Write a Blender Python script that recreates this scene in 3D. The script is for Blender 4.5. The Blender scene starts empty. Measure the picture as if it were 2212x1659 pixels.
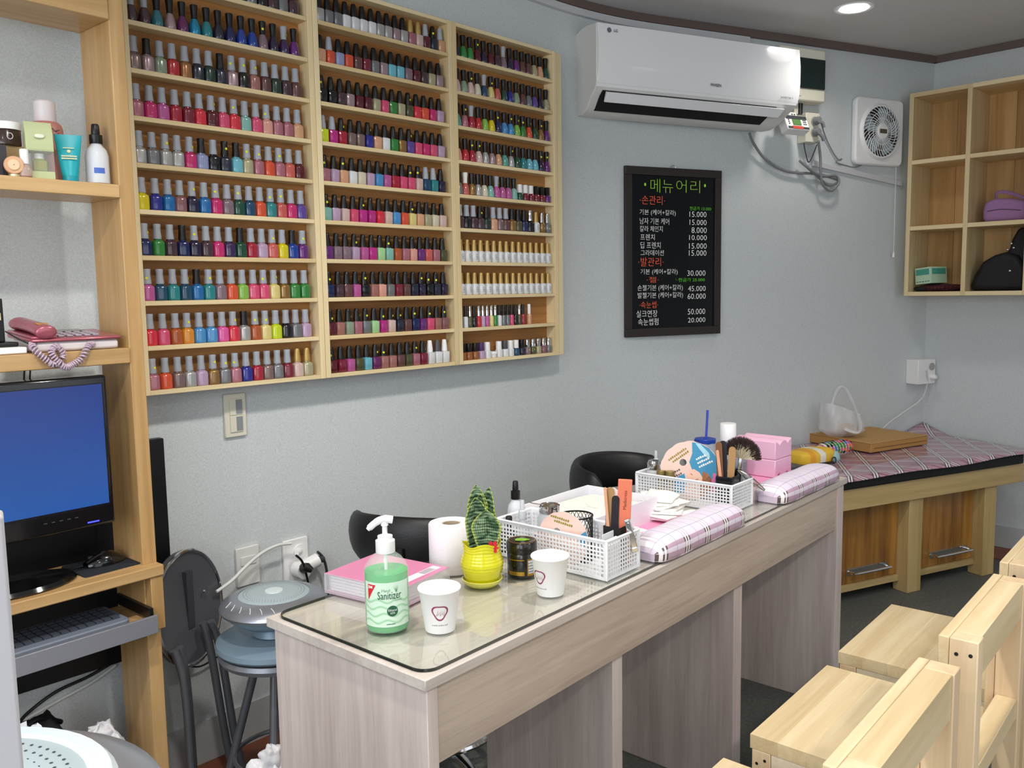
import bpy, bmesh, math, random
from mathutils import Matrix, Vector
random.seed(7)
PI = math.pi
S = bpy.context.scene
COL = S.collection

# ------------------------------------------------------------------ camera
F_PX, CX, CY, H = 1867.94, 1106.0, 829.5, 1.3
YAW, PITCH, ROLL = math.radians(40.672), math.radians(6.082), math.radians(-.9414)
fw = Vector((math.cos(YAW)*math.cos(PITCH), math.sin(YAW)*math.cos(PITCH), -math.sin(PITCH)))
_r = Vector((math.sin(YAW), -math.cos(YAW), 0)); _u = _r.cross(fw)
rt = math.cos(ROLL)*_r + math.sin(ROLL)*_u
up = -math.sin(ROLL)*_r + math.cos(ROLL)*_u
CAM = Vector((0, 0, H))
cd = bpy.data.cameras.new('camera'); cd.sensor_width = 36; cd.lens = F_PX/2212*36; cd.clip_start = .02
cam = bpy.data.objects.new('camera', cd); COL.objects.link(cam)
cam.matrix_world = Matrix(((rt.x, up.x, -fw.x, 0), (rt.y, up.y, -fw.y, 0), (rt.z, up.z, -fw.z, H), (0, 0, 0, 1)))
S.camera = cam

def ray(x, y): return fw + rt*((x-CX)/F_PX) - up*((y-CY)/F_PX)
def onz(x, y, z):                      # pixel -> point on a horizontal surface
    d = ray(x, y); return CAM + d*((z-H)/d.z)
def ony(x, y, yy):                     # pixel -> point on the plane Y = yy
    d = ray(x, y); return CAM + d*(yy/d.y)
def onpl(x, y, p, n):
    d = ray(x, y); n = Vector(n); return CAM + d*((Vector(p)-CAM).dot(n)/d.dot(n))
def facing(p, off=0): return math.atan2(-p[1], -p[0]) + PI/2 + off     # rotz that turns local -Y towards the viewer's side

# ------------------------------------------------------------------ world, light, exposure
w = bpy.data.worlds.new('world'); S.world = w; w.use_nodes = True
w.node_tree.nodes['Background'].inputs[0].default_value = (.88, .94, 1, 1)
w.node_tree.nodes['Background'].inputs[1].default_value = 1.2
S.view_settings.view_transform = 'Standard'; S.view_settings.look = 'None'
S.view_settings.exposure = 0.0; S.view_settings.gamma = 1; S.view_settings.use_curve_mapping = False
S.cycles.use_denoising = True
try:
    S.cycles.max_bounces = 8; S.cycles.diffuse_bounces = 5; S.cycles.transparent_max_bounces = 12
    S.cycles.sample_clamp_indirect = 6; S.cycles.caustics_reflective = False; S.cycles.caustics_refractive = False
except Exception: pass
WIN_POWER, WIN2_POWER, DOWN_POWER = 48, 5, 15.5
def area(name, loc, direction, sx, sy, power, color):
    l = bpy.data.lights.new(name, 'AREA'); l.shape = 'RECTANGLE'; l.size = sx; l.size_y = sy; l.energy = power; l.color = color
    o = bpy.data.objects.new(name, l); COL.objects.link(o); o.location = loc
    o.rotation_euler = Vector(direction).to_track_quat('-Z', 'Y').to_euler(); return o
area('window_daylight', (-1.46, .1, 1.57), (1, 0, 0), 3.2, 1.25, WIN_POWER, (.92, .96, 1))
area('window_daylight', (.9, -2.16, 1.35), (0, 1, 0), 3.4, 1.7, WIN2_POWER, (.95, .97, 1))

# ------------------------------------------------------------------ materials
def lin(c):
    if isinstance(c, str):
        c = [int(c[i:i+2], 16)/255 for i in (0, 2, 4)]
        c = [x/12.92 if x <= .04045 else ((x+.055)/1.055)**2.4 for x in c]
    return (c[0], c[1], c[2], 1)
MATS = {}
def mat(name, col, rough=.5, metal=0, spec=.5, coat=0, trans=0, alpha=1, emit=0, ior=1.45, sheen=0, bump=0, bscale=200, var=0, vscale=8):
    if name in MATS: return MATS[name]
    m = bpy.data.materials.new(name); m.use_nodes = True; MATS[name] = m
    nt = m.node_tree; b = nt.nodes['Principled BSDF']; c = lin(col)
    if name.startswith('polish_'): c = tuple(x*.82 for x in c[:3])+(1,)
    b.inputs['Base Color'].default_value = c; b.inputs['Roughness'].default_value = rough; b.inputs['Metallic'].default_value = metal
    b.inputs['Specular IOR Level'].default_value = spec; b.inputs['Coat Weight'].default_value = coat; b.inputs['Coat Roughness'].default_value = .08
    b.inputs['Transmission Weight'].default_value = trans; b.inputs['Alpha'].default_value = alpha; b.inputs['IOR'].default_value = ior
    b.inputs['Sheen Weight'].default_value = sheen
    if emit: b.inputs['Emission Color'].default_value = c; b.inputs['Emission Strength'].default_value = emit
    if bump or var:
        tc = nt.nodes.new('ShaderNodeTexCoord'); n = nt.nodes.new('ShaderNodeTexNoise'); n.inputs['Scale'].default_value = bscale if bump else vscale
        n.inputs['Detail'].default_value = 4; nt.links.new(tc.outputs['Object'], n.inputs['Vector'])
        if bump:
            bp = nt.nodes.new('ShaderNodeBump'); bp.inputs['Strength'].default_value = bump; bp.inputs['Distance'].default_value = .002
            nt.links.new(n.outputs['Fac'], bp.inputs['Height']); nt.links.new(bp.outputs['Normal'], b.inputs['Normal'])
        if var:
            n2 = nt.nodes.new('ShaderNodeTexNoise'); n2.inputs['Scale'].default_value = vscale; n2.inputs['Detail'].default_value = 5
            nt.links.new(tc.outputs['Object'], n2.inputs['Vector'])
            r = nt.nodes.new('ShaderNodeValToRGB'); r.color_ramp.elements[0].position = .3; r.color_ramp.elements[1].position = .7
            r.color_ramp.elements[0].color = [x*(1-var) for x in c[:3]]+[1]; r.color_ramp.elements[1].color = [min(1, x*(1+var)) for x in c[:3]]+[1]
            nt.links.new(n2.outputs['Fac'], r.inputs['Fac']); nt.links.new(r.outputs['Color'], b.inputs['Base Color'])
    return m
def wood(name, dark, light, axis=0, rough=.45, fine=60, streak=.45, coat=0, spec=.4, wav=0):
    if name in MATS: return MATS[name]
    m = bpy.data.materials.new(name); m.use_nodes = True; MATS[name] = m
    nt = m.node_tree; N = nt.nodes; L = nt.links; b = N['Principled BSDF']
    tc = N.new('ShaderNodeTexCoord'); oi = N.new('ShaderNodeObjectInfo')
    mul = N.new('ShaderNodeVectorMath'); mul.operation = 'SCALE'; mul.inputs[0].default_value = (3.1, 5.7, 7.3); L.new(oi.outputs['Random'], mul.inputs['Scale'])
    add = N.new('ShaderNodeVectorMath'); L.new(tc.outputs['Object'], add.inputs[0]); L.new(mul.outputs[0], add.inputs[1])
    mp = N.new('ShaderNodeMapping'); sc = [1, 1, 1]; sc[axis] = .055; mp.inputs['Scale'].default_value = sc; L.new(add.outputs[0], mp.inputs['Vector'])
    n1 = N.new('ShaderNodeTexNoise'); n1.inputs['Scale'].default_value = fine; n1.inputs['Detail'].default_value = 6; n1.inputs['Roughness'].default_value = .6
    n1.inputs['Distortion'].default_value = .4+wav; L.new(mp.outputs[0], n1.inputs['Vector'])
    n2 = N.new('ShaderNodeTexNoise'); n2.inputs['Scale'].default_value = fine*.16; n2.inputs['Detail'].default_value = 2; n2.inputs['Distortion'].default_value = wav*1.5; L.new(mp.outputs[0], n2.inputs['Vector'])
    mx = N.new('ShaderNodeMath'); mx.operation = 'MULTIPLY_ADD'; mx.inputs[1].default_value = streak; L.new(n1.outputs['Fac'], mx.inputs[0])
    m2 = N.new('ShaderNodeMath'); m2.operation = 'MULTIPLY'; m2.inputs[1].default_value = 1-streak; L.new(n2.outputs['Fac'], m2.inputs[0]); L.new(m2.outputs[0], mx.inputs[2])
    rp = N.new('ShaderNodeValToRGB'); rp.color_ramp.elements[0].position = .36; rp.color_ramp.elements[1].position = .62
    rp.color_ramp.elements[0].color = lin(dark); rp.color_ramp.elements[1].color = lin(light); L.new(mx.outputs[0], rp.inputs['Fac'])
    hv = N.new('ShaderNodeHueSaturation'); mr = N.new('ShaderNodeMapRange'); mr.inputs['To Min'].default_value = .93; mr.inputs['To Max'].default_value = 1.06
    L.new(oi.outputs['Random'], mr.inputs['Value']); L.new(mr.outputs[0], hv.inputs['Value']); L.new(rp.outputs['Color'], hv.inputs['Color'])
    L.new(hv.outputs['Color'], b.inputs['Base Color']); b.inputs['Roughness'].default_value = rough; b.inputs['Coat Weight'].default_value = coat; b.inputs['Specular IOR Level'].default_value = spec
    bp = N.new('ShaderNodeBump'); bp.inputs['Strength'].default_value = .12; bp.inputs['Distance'].default_value = .001; L.new(n1.outputs['Fac'], bp.inputs['Height']); L.new(bp.outputs[0], b.inputs['Normal'])
    return m
def stripes(name, base, bands, rough=.6, coat=0, rot=0, weave=True):
    """bands: (axis, period, offset, width, colour, mix)"""
    if name in MATS: return MATS[name]
    m = bpy.data.materials.new(name); m.use_nodes = True; MATS[name] = m
    nt = m.node_tree; N = nt.nodes; L = nt.links; b = N['Principled BSDF']
    tc = N.new('ShaderNodeTexCoord'); mp = N.new('ShaderNodeMapping'); mp.inputs['Rotation'].default_value = (0, 0, rot); L.new(tc.outputs['Object'], mp.inputs['Vector'])
    sx = N.new('ShaderNodeSeparateXYZ'); L.new(mp.outputs[0], sx.inputs[0])
    cur = None
    for ax, per, off, wd, colr, fac in bands:
        a = N.new('ShaderNodeMath'); a.operation = 'MULTIPLY_ADD'; a.inputs[1].default_value = 1/per; a.inputs[2].default_value = off/per+100; L.new(sx.outputs[ax], a.inputs[0])
        f = N.new('ShaderNodeMath'); f.operation = 'FRACT'; L.new(a.outputs[0], f.inputs[0])
        l = N.new('ShaderNodeMath'); l.operation = 'LESS_THAN'; l.inputs[1].default_value = wd/per; L.new(f.outputs[0], l.inputs[0])
        k = N.new('ShaderNodeMath'); k.operation = 'MULTIPLY'; k.inputs[1].default_value = fac; L.new(l.outputs[0], k.inputs[0])
        mx = N.new('ShaderNodeMix'); mx.data_type = 'RGBA'; L.new(k.outputs[0], mx.inputs[0])
        if cur is None: mx.inputs[6].default_value = lin(base)
        else: L.new(cur, mx.inputs[6])
        mx.inputs[7].default_value = lin(colr); cur = mx.outputs[2]
    L.new(cur, b.inputs['Base Color']); b.inputs['Roughness'].default_value = rough; b.inputs['Coat Weight'].default_value = coat
    return m
def speckle(name, c1, c2, scale, rough=.9, bump=.15):
    if name in MATS: return MATS[name]
    m = bpy.data.materials.new(name); m.use_nodes = True; MATS[name] = m
    nt = m.node_tree; N = nt.nodes; L = nt.links; b = N['Principled BSDF']
    tc = N.new('ShaderNodeTexCoord'); n = N.new('ShaderNodeTexNoise'); n.inputs['Scale'].default_value = scale; n.inputs['Detail'].default_value = 3; L.new(tc.outputs['Object'], n.inputs['Vector'])
    rp = N.new('ShaderNodeValToRGB'); rp.color_ramp.elements[0].position = .35; rp.color_ramp.elements[1].position = .65
    rp.color_ramp.elements[0].color = lin(c1); rp.color_ramp.elements[1].color = lin(c2); L.new(n.outputs['Fac'], rp.inputs['Fac']); L.new(rp.outputs[0], b.inputs['Base Color'])
    b.inputs['Roughness'].default_value = rough
    bp = N.new('ShaderNodeBump'); bp.inputs['Strength'].default_value = bump; bp.inputs['Distance'].default_value = .001; L.new(n.outputs['Fac'], bp.inputs['Height']); L.new(bp.outputs[0], b.inputs['Normal'])
    return m
def film(name, col, alpha, rough=.15, transl=.5):
    if name in MATS: return MATS[name]
    m = bpy.data.materials.new(name); m.use_nodes = True; MATS[name] = m
    nt = m.node_tree; N = nt.nodes; L = nt.links; b = N['Principled BSDF']; out = N['Material Output']
    b.inputs['Base Color'].default_value = lin(col); b.inputs['Roughness'].default_value = rough
    tl = N.new('ShaderNodeBsdfTranslucent'); tl.inputs[0].default_value = lin(col); mx = N.new('ShaderNodeMixShader'); mx.inputs[0].default_value = transl
    L.new(b.outputs[0], mx.inputs[1]); L.new(tl.outputs[0], mx.inputs[2])
    tr = N.new('ShaderNodeBsdfTransparent'); m2 = N.new('ShaderNodeMixShader'); m2.inputs[0].default_value = alpha
    L.new(tr.outputs[0], m2.inputs[1]); L.new(mx.outputs[0], m2.inputs[2]); L.new(m2.outputs[0], out.inputs[0]); return m

M_WALL = speckle('wallpaper', 'c2c8c9', 'd0d6d8', 260)
M_CEIL = speckle('ceiling_paper', 'd4d2d2', 'dedcdc', 200)
M_TRIM = mat('brown_trim', '6a5a54', .5)
M_FLOOR = speckle('grey_floor', '4c4f4c', '5c5f5b', 90, .6)
M_FLOORB = wood('brown_floor', '6a3a26', '8a5034', 0, .4, 30)
M_PINE = wood('pine', 'd3b988', 'e8d6ac', 0, .5, 45)
M_PINEZ = wood('pine_upright', 'd3b988', 'e8d6ac', 2, .5, 45)
M_PINEB = wood('pine_back', '88592d', 'b07c44', 0, .55, 40, wav=1.2)  # rack back, darkened to put the bottles' cast shade into the colour
M_CHX = wood('chair_pine_x', 'c4ac82', 'dac9a4', 0, .45, 60, coat=.15)
M_CHY = wood('chair_pine_y', 'c4ac82', 'dac9a4', 1, .45, 60, coat=.15)
M_CHZ = wood('chair_pine_z', 'c6a884', 'dac4a2', 2, .5, 60)
M_CHP = wood('chair_pale', 'd0c2a6', 'e2d8c0', 0, .5, 60)
M_ASHZ = wood('ash_upright', 'b9aaa4', 'd6c9c3', 2, .5, 90)
M_ASHX = wood('ash_rail', 'a8988c', 'c6b6a8', 0, .5, 90)
M_HONEY = wood('honey_pine', 'ab8654', 'd0ac7a', 0, .4, 40, coat=.2)
M_HONEYZ = wood('honey_pine_upright', 'ab8654', 'd0ac7a', 2, .4, 40, coat=.2)
M_BENCH = wood('bench_pine', 'a88e5c', 'c8ae7c', 0, .5, 40)
M_BENCHZ = wood('bench_pine_upright', 'a88e5c', 'c8ae7c', 2, .5, 40)
M_BDOOR = wood('bench_ply', '6a4018', 'b9853f', 2, .4, 34, streak=.3, coat=.3, wav=1.5)
M_WHITE = mat('white_plastic', 'eeeeee', .35)
M_GLOSSW = mat('gloss_white', 'f1f2f4', .12, coat=.6)
M_CREAM = mat('cream_plastic', 'dcd9c8', .4)
M_BLACK = mat('black_plastic', '0d0d0f', .35)
M_BLACKM = mat('black_matte', '121214', .7)
M_BLACKL = mat('black_leather', '151517', .45, bump=.2, bscale=300)
M_GREY = mat('grey_plastic', '8b8f94', .4)
M_DGREY = mat('dark_grey', '3a3c40', .5)
M_CHROME = mat('chrome', 'd8d8da', .12, 1)
M_SILVER = mat('silver_paint', 'a4a8b2', .3, .7)
M_BLUEGREY = mat('blue_grey', '8298a8', .4, .2)
M_CABLEG = mat('grey_cable', '7e8083', .5)
M_WCABLE = mat('white_cable', 'd9dad8', .5)
M_PAPER = mat('paper_white', 'f3f1ee', .8)
M_YEL = mat('sticker_yellow', 'd9dd1a', .6)
def glass(name, col, rough=0, ior=1.45, shadow=.55):
    if name in MATS: return MATS[name]
    m = mat(name, col, rough, trans=1, ior=ior); nt = m.node_tree; return m

# ------------------------------------------------------------------ mesh tools
class MB:
    def __init__(s): s.v = []; s.f = []; s.mi = []; s.M = Matrix.Identity(4); s.m = 0
    def add(s, vs, fs):
        b = len(s.v); s.v += [s.M @ Vector(v) for v in vs]; s.f += [[i+b for i in f] for f in fs]; s.mi += [s.m]*len(fs); return s
    def box(s, x0, x1, y0, y1, z0, z1):
        return s.add([(x0,y0,z0),(x1,y0,z0),(x1,y1,z0),(x0,y1,z0),(x0,y0,z1),(x1,y0,z1),(x1,y1,z1),(x0,y1,z1)],
                     [(0,3,2,1),(4,5,6,7),(0,1,5,4),(1,2,6,5),(2,3,7,6),(3,0,4,7)])
    def lathe(s, prof, segs=20, n=2, sx=1, sy=1, c=(0,0,0), cap0=True, cap1=True, close=False):
        vs, fs = [], []; k = len(prof)
        for r, z in prof:
            for i in range(segs):
                a = 2*PI*(i+.5)/segs; ca, sa = math.cos(a), math.sin(a); q = (abs(ca)**n+abs(sa)**n)**(-1/n)
                vs.append((c[0]+r*sx*ca*q, c[1]+r*sy*sa*q, c[2]+z))
        for j in range(k-1+(1 if close else 0)):
            for i in range(segs):
                i2 = (i+1) % segs; j2 = (j+1) % k
                fs.append((j*segs+i, j*segs+i2, j2*segs+i2, j2*segs+i))
        if not close:
            if cap0: fs.append(tuple(range(segs))[::-1])
            if cap1: fs.append(tuple((k-1)*segs+i for i in range(segs)))
        return s.add(vs, fs)
    def cyl(s, r, z0, z1, segs=20, c=(0,0,0)): return s.lathe([(r,z0),(r,z1)], segs, c=c)
    def tube(s, pts, r, segs=8, closed=False, flat=1):
        P = [Vector(p) for p in pts]; n = len(P); vs, fs = [], []
        R = r if isinstance(r, (list, tuple)) else [r]*n
        T = []
        for i in range(n):
            a = P[(i-1) % n] if (closed or i > 0) else P[i]; b = P[(i+1) % n] if (closed or i < n-1) else P[i]; T.append((b-a).normalized())
        nrm = T[0].orthogonal().normalized()
        if abs(T[0].z) < .9: nrm = (Vector((0,0,1))-T[0]*T[0].z).normalized()
        for i in range(n):
            nrm = (nrm-T[i]*nrm.dot(T[i])).normalized(); bi = T[i].cross(nrm)
            for k in range(segs):
                a = 2*PI*k/segs; vs.append(P[i]+(nrm*math.cos(a)*flat+bi*math.sin(a))*R[i])
        for i in range(n-1+(1 if closed else 0)):
            for k in range(segs):
                i2 = (i+1) % n; fs.append((i*segs+k, i*segs+(k+1) % segs, i2*segs+(k+1) % segs, i2*segs+k))
        if not closed: fs.append(tuple(range(segs))[::-1]); fs.append(tuple((n-1)*segs+k for k in range(segs)))
        return s.add(vs, fs)
    def prism(s, poly, z0, z1):
        n = len(poly); vs = [(x,y,z0) for x,y in poly]+[(x,y,z1) for x,y in poly]
        fs = [tuple(range(n))[::-1], tuple(range(n,2*n))]+[(i,(i+1)%n,n+(i+1)%n,n+i) for i in range(n)]
        return s.add(vs, fs)
    def grid(s, fn, nu, nv, cu=False, cv=False):
        vs = [fn(i/(nu if cu else nu), j/nv) for j in range(nv if cv else nv+1) for i in range(nu if cu else nu+1)]
        W = nu if cu else nu+1; Hn = nv if cv else nv+1; fs = []
        for j in range(nv):
            for i in range(nu): fs.append((j*W+i, j*W+(i+1)%W, ((j+1)%Hn)*W+(i+1)%W, ((j+1)%Hn)*W+i))
        return s.add(vs, fs)
    def sph(s, c, rx, ry, rz, nu=16, nv=10):
        prof = [(max(1e-4, math.sin(PI*j/nv)), -math.cos(PI*j/nv)) for j in range(nv+1)]
        m = s.M; s.M = m @ Matrix.Translation(c) @ Matrix.Diagonal((rx, ry, rz, 1)); s.lathe(prof, nu); s.M = m; return s
    def mesh(s, name='m', smooth=False, ang=40):
        me = bpy.data.meshes.new(name); me.from_pydata([tuple(v) for v in s.v], [], s.f)
        bm = bmesh.new(); bm.from_mesh(me); bmesh.ops.recalc_face_normals(bm, faces=bm.faces); bm.to_mesh(me); bm.free()
        if len(me.polygons) == len(s.mi): me.polygons.foreach_set('material_index', s.mi)
        if smooth:
            me.polygons.foreach_set('use_smooth', [True]*len(me.polygons)); me.set_sharp_from_angle(angle=math.radians(ang))
        return me
    def build(s, name, mats, parent=None, loc=(0,0,0), rot=(0,0,0), smooth=False, bevel=0, sub=0, ang=40, solid=0, bseg=2):
        me = s.mesh(name, smooth or bevel > 0, ang)
        for m in (mats if isinstance(mats, (list, tuple)) else [mats]): me.materials.append(m)
        o = bpy.data.objects.new(name, me); COL.objects.link(o); o.location = loc; o.rotation_euler = rot
        if parent: o.parent = parent
        if solid:
            q = o.modifiers.new('solid', 'SOLIDIFY'); q.thickness = solid; q.offset = 0
        if bevel:
            q = o.modifiers.new('bevel', 'BEVEL'); q.width = bevel; q.segments = bseg; q.limit_method = 'ANGLE'; q.angle_limit = math.radians(50)
        if sub:
            q = o.modifiers.new('sub', 'SUBSURF'); q.levels = sub; q.render_levels = sub
        return o
def BX(*a): return MB().box(*a)
def tag(o, label, cat, group=None):
    o['label'] = label; o['category'] = cat
    if group: o['group'] = group
    return o
def thing(name, label, cat, loc=(0,0,0), rz=0, group=None):
    o = bpy.data.objects.new(name, None); COL.objects.link(o); o.empty_display_size = .02
    o.location = loc; o.rotation_euler = (0,0,rz); return tag(o, label, cat, group)
def struct(name, mb, m, label, parent=None, **k):
    o = mb.build(name, m, parent, **k); o['kind'] = 'structure'; o['label'] = label; return o
def rrect(x0, x1, y0, y1, r, n=5):
    p = []
    for cx, cy, a0 in ((x1-r, y1-r, 0), (x0+r, y1-r, 90), (x0+r, y0+r, 180), (x1-r, y0+r, 270)):
        for i in range(n+1): a = math.radians(a0+90*i/n); p.append((cx+r*math.cos(a), cy+r*math.sin(a)))
    return p
def spline(pts, n=8):
    P = [Vector(p) for p in pts]; out = []
    for i in range(len(P)-1):
        a, b, c, d = P[max(i-1,0)], P[i], P[i+1], P[min(i+2,len(P)-1)]
        for k in range(n):
            t = k/n; out.append(.5*((2*b)+(c-a)*t+(2*a-5*b+4*c-d)*t*t+(3*b-a-3*c+d)*t**3))
    return out+[P[-1]]
_DG = None
def text_mesh(body, w=None, h=None, extrude=.0004, bold=0, shear=0, res=2):
    cu = bpy.data.curves.new('t', 'FONT'); cu.body = body; cu.size = .1; cu.resolution_u = res; cu.offset = bold; cu.shear = shear
    o = bpy.data.objects.new('t', cu); COL.objects.link(o)
    dg = bpy.context.evaluated_depsgraph_get(); me = bpy.data.meshes.new_from_object(o.evaluated_get(dg))
    bpy.data.objects.remove(o); bpy.data.curves.remove(cu)
    if not me.vertices: return me
    xs = [v.co.x for v in me.vertices]; ys = [v.co.y for v in me.vertices]
    x0, x1, y0, y1 = min(xs), max(xs), min(ys), max(ys)
    kx = w/(x1-x0) if w else None; ky = h/max(1e-6, y1-y0) if h else kx
    if kx is None: kx = ky
    for v in me.vertices:   # text lies in the local XZ plane, reads from -Y
        v.co = ((v.co.x-(x0+x1)/2)*kx, -extrude, (v.co.y-(y0+y1)/2)*ky)
    return me
def text(name, body, m, parent, loc, w=None, h=None, bend=0, rot=(0,0,0), **k):
    me = text_mesh(body, w, h, **k); me.name = name
    if bend:
        for v in me.vertices:
            a = v.co.x/bend; R = bend-v.co.y; v.co = (R*math.sin(a), -R*math.cos(a), v.co.z)
    me.materials.clear(); me.materials.append(m); me.polygons.foreach_set('material_index', [0]*len(me.polygons))
    o = bpy.data.objects.new(name, me); COL.objects.link(o); o.parent = parent; o.location = loc; o.rotation_euler = rot; return o
def ring_poly(outer, inner, y=-.0004):
    """flat ring between two loops in the XZ plane"""
    n = len(outer); return [(a[0], y, a[1]) for a in outer]+[(a[0], y, a[1]) for a in inner], [(i, (i+1)%n, n+(i+1)%n, n+i) for i in range(n)]
def disc(r, y, c=(0,0), n=14): return [(c[0]+r*math.cos(2*PI*i/n), y, c[1]+r*math.sin(2*PI*i/n)) for i in range(n)], [tuple(range(n))]
def copy_tree(o, parent=None):
    c = o.copy(); COL.objects.link(c); c.parent = parent
    for ch in o.children: copy_tree(ch, c)
    return c

# ------------------------------------------------------------------ wall frames (local x along the wall to the right, y into the wall)
class Frame:
    def __init__(s, x, y, deg): s.o = Vector((x, y, 0)); s.a = math.radians(deg); s.d = Vector((math.cos(s.a), math.sin(s.a), 0)); s.n = Vector((-math.sin(s.a), math.cos(s.a), 0))
    def p(s, x, y=0, z=0): return s.o+s.d*x+s.n*y+Vector((0,0,z))
    def px(s, x, y, off=0):              # pixel -> local (x, -off, z) on the plane off metres in front of the wall
        q = onpl(x, y, s.o-s.n*off, s.n); return Vector(((q-s.o).dot(s.d), -off, q.z))
FA = Frame(1.25, 2.165, -2.5); FB = Frame(4.777, 1.286, -24); FC = Frame(4.777, 1.286, -95.3); FW = Frame(0, 0, 0)
CEIL = 2.43
bend_pt = Vector((2.973, 2.09, 0))

# ------------------------------------------------------------------ structure
pa0 = FA.p(-2.9); t0 = bend_pt-FA.d*.30; t1 = bend_pt+FB.d*.30
line = [pa0, t0]
for i in range(1, 10):
    t = i/10; line.append((1-t)**2*t0+2*t*(1-t)*bend_pt+t*t*t1)
line += [t1, Vector((4.777, 1.286, 0))]
def wall_strip(pts, z0, z1, out=0.0, thick=.05):
    """strip following the back wall; out = how far it stands into the room"""
    mb = MB(); ns = []
    for i, p in enumerate(pts):
        a = pts[max(0,i-1)]; b = pts[min(len(pts)-1,i+1)]; d = (b-a).normalized(); ns.append(Vector((-d.y, d.x, 0)))
    vs, fs = [], []; n = len(pts)
    for p, q in zip(pts, ns):
        f = p-q*out; k = p+q*thick
        vs += [(f.x,f.y,z0),(f.x,f.y,z1),(k.x,k.y,z1),(k.x,k.y,z0)]
    for i in range(n-1):
        for j in range(4): fs.append((4*i+j, 4*i+(j+1)%4, 4*i+4+(j+1)%4, 4*i+4+j))
    fs += [(0,1,2,3), (4*n-1,4*n-2,4*n-3,4*n-4)]
    return mb.add(vs, fs)
struct('wall_back', wall_strip(line, 0, CEIL), M_WALL, 'long grey wallpapered wall that bends behind the air conditioner', smooth=True, ang=25)
c0 = FC.o; c1 = FC.p(3.6)
struct('wall_right', wall_strip([c0-FC.d*.04, c1], 0, CEIL), M_WALL, 'short grey wallpapered wall behind the cubby shelf')
struct('floor', BX(-1.6, 5.4, -2.4, 2.4, -.05, 0), M_FLOOR, 'dark grey smooth floor of the nail salon')
struct('ceiling', BX(-1.6, 5.4, -2.4, 2.4, CEIL, CEIL+.05), M_CEIL, 'grey papered ceiling with recessed downlights')
wl = MB().box(-1.6,-1.5,-2.4,-1.7,0,CEIL).box(-1.6,-1.5,1.8,2.45,0,CEIL).box(-1.6,-1.5,-1.7,1.8,0,.9).box(-1.6,-1.5,-1.7,1.8,2.25,CEIL)
struct('wall_left', wl, M_WALL, 'wall with the shop window beside the entrance')
wf = MB().box(-1.5,-1.0,-2.4,-2.3,0,CEIL).box(2.8,5.4,-2.4,-2.3,0,CEIL).box(-1,2.8,-2.4,-2.3,0,.4).box(-1,2.8,-2.4,-2.3,2.25,CEIL)
struct('wall_front', wf, M_WALL, 'wall with a wide shop window opposite the polish racks')
fr1 = MB()
for y in (-1.7, -.55, .6, 1.76): fr1.box(-1.58,-1.52,y,y+.04,.9,2.25)
struct('window_1', fr1, M_GREY, 'grey shop window frame in the left wall')
fr2 = MB()
for x in (-1, .25, 1.5, 2.76): fr2.box(x,x+.04,-2.38,-2.32,.4,2.25)
struct('window_2', fr2, M_GREY, 'grey shop window frame opposite the racks')
struct('trim_1', wall_strip(line, CEIL-.032, CEIL-.001, .022, 0), M_TRIM, 'brown ceiling moulding along the long wall', smooth=True, ang=25)
struct('trim_2', wall_strip([c0, c1], CEIL-.032, CEIL-.001, .022, 0), M_TRIM, 'brown ceiling moulding along the short wall')
M_BASE = mat('baseboard_grey', 'b9bdbf', .5)
struct('baseboard_back', wall_strip(line, 0.004, .125, .008, 0), M_BASE, 'grey vinyl baseboard along the long wall', smooth=True, ang=25)
struct('baseboard_right', wall_strip([c0, c1], 0.004, .11, .008, 0), M_BASE, 'grey vinyl baseboard along the short wall')
struct('trim_3', wall_strip(line, 0, .004, .16, 0), M_FLOORB, 'reddish brown floor edging along the long wall', smooth=True, ang=25)
struct('trim_4', wall_strip([c0, c1], 0, .004, .22, 0), M_FLOORB, 'reddish brown floor edging along the short wall')

# downlights
M_LAMP = mat('lamp_disc', 'ffffff', .5, emit=14)
def downlight(x, y, label, k=1.0):
    t = thing('downlight', label, 'ceiling light', (x, y, CEIL), 0, 'recessed ceiling downlights')
    MB().lathe([(.056,-.002),(.075,-.004),(.078,-.001),(.078,.0),(.056,0)], 28, close=True).build('trim_ring', M_WHITE, t, smooth=True)
    MB().lathe([(.056,-.004),(.054,-.003)], 28).build('lamp', M_LAMP, t)
    l = bpy.data.lights.new('downlight_lamp', 'SPOT'); l.energy = DOWN_POWER*4*k; l.spot_size = math.radians(150); l.spot_blend = .8; l.shadow_soft_size = .06; l.color = (1, .94, .86)
    o = bpy.data.objects.new('downlight_lamp', l); COL.objects.link(o); o.parent = t; o.location = (0,0,-.03)
q = onz(1845, 17, CEIL)
downlight(q.x, q.y, 'lit round downlight in the ceiling near the wall corner', .16)
for i, (x, y, lb) in enumerate(((1.7, .9, 'lit round downlight above the counter'), (.5, .9, 'lit round downlight before the polish racks'), (.5, -.9, 'lit round downlight above the entrance corner'),
                              (2.0, -.9, 'lit round downlight over the aisle by the wide window'), (3.4, -.7, 'lit round downlight over the far aisle'), (-.8, .9, 'lit round downlight near the left shop window'))):
    downlight(x, y, lb, .45 if x > 3 else 1)

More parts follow.
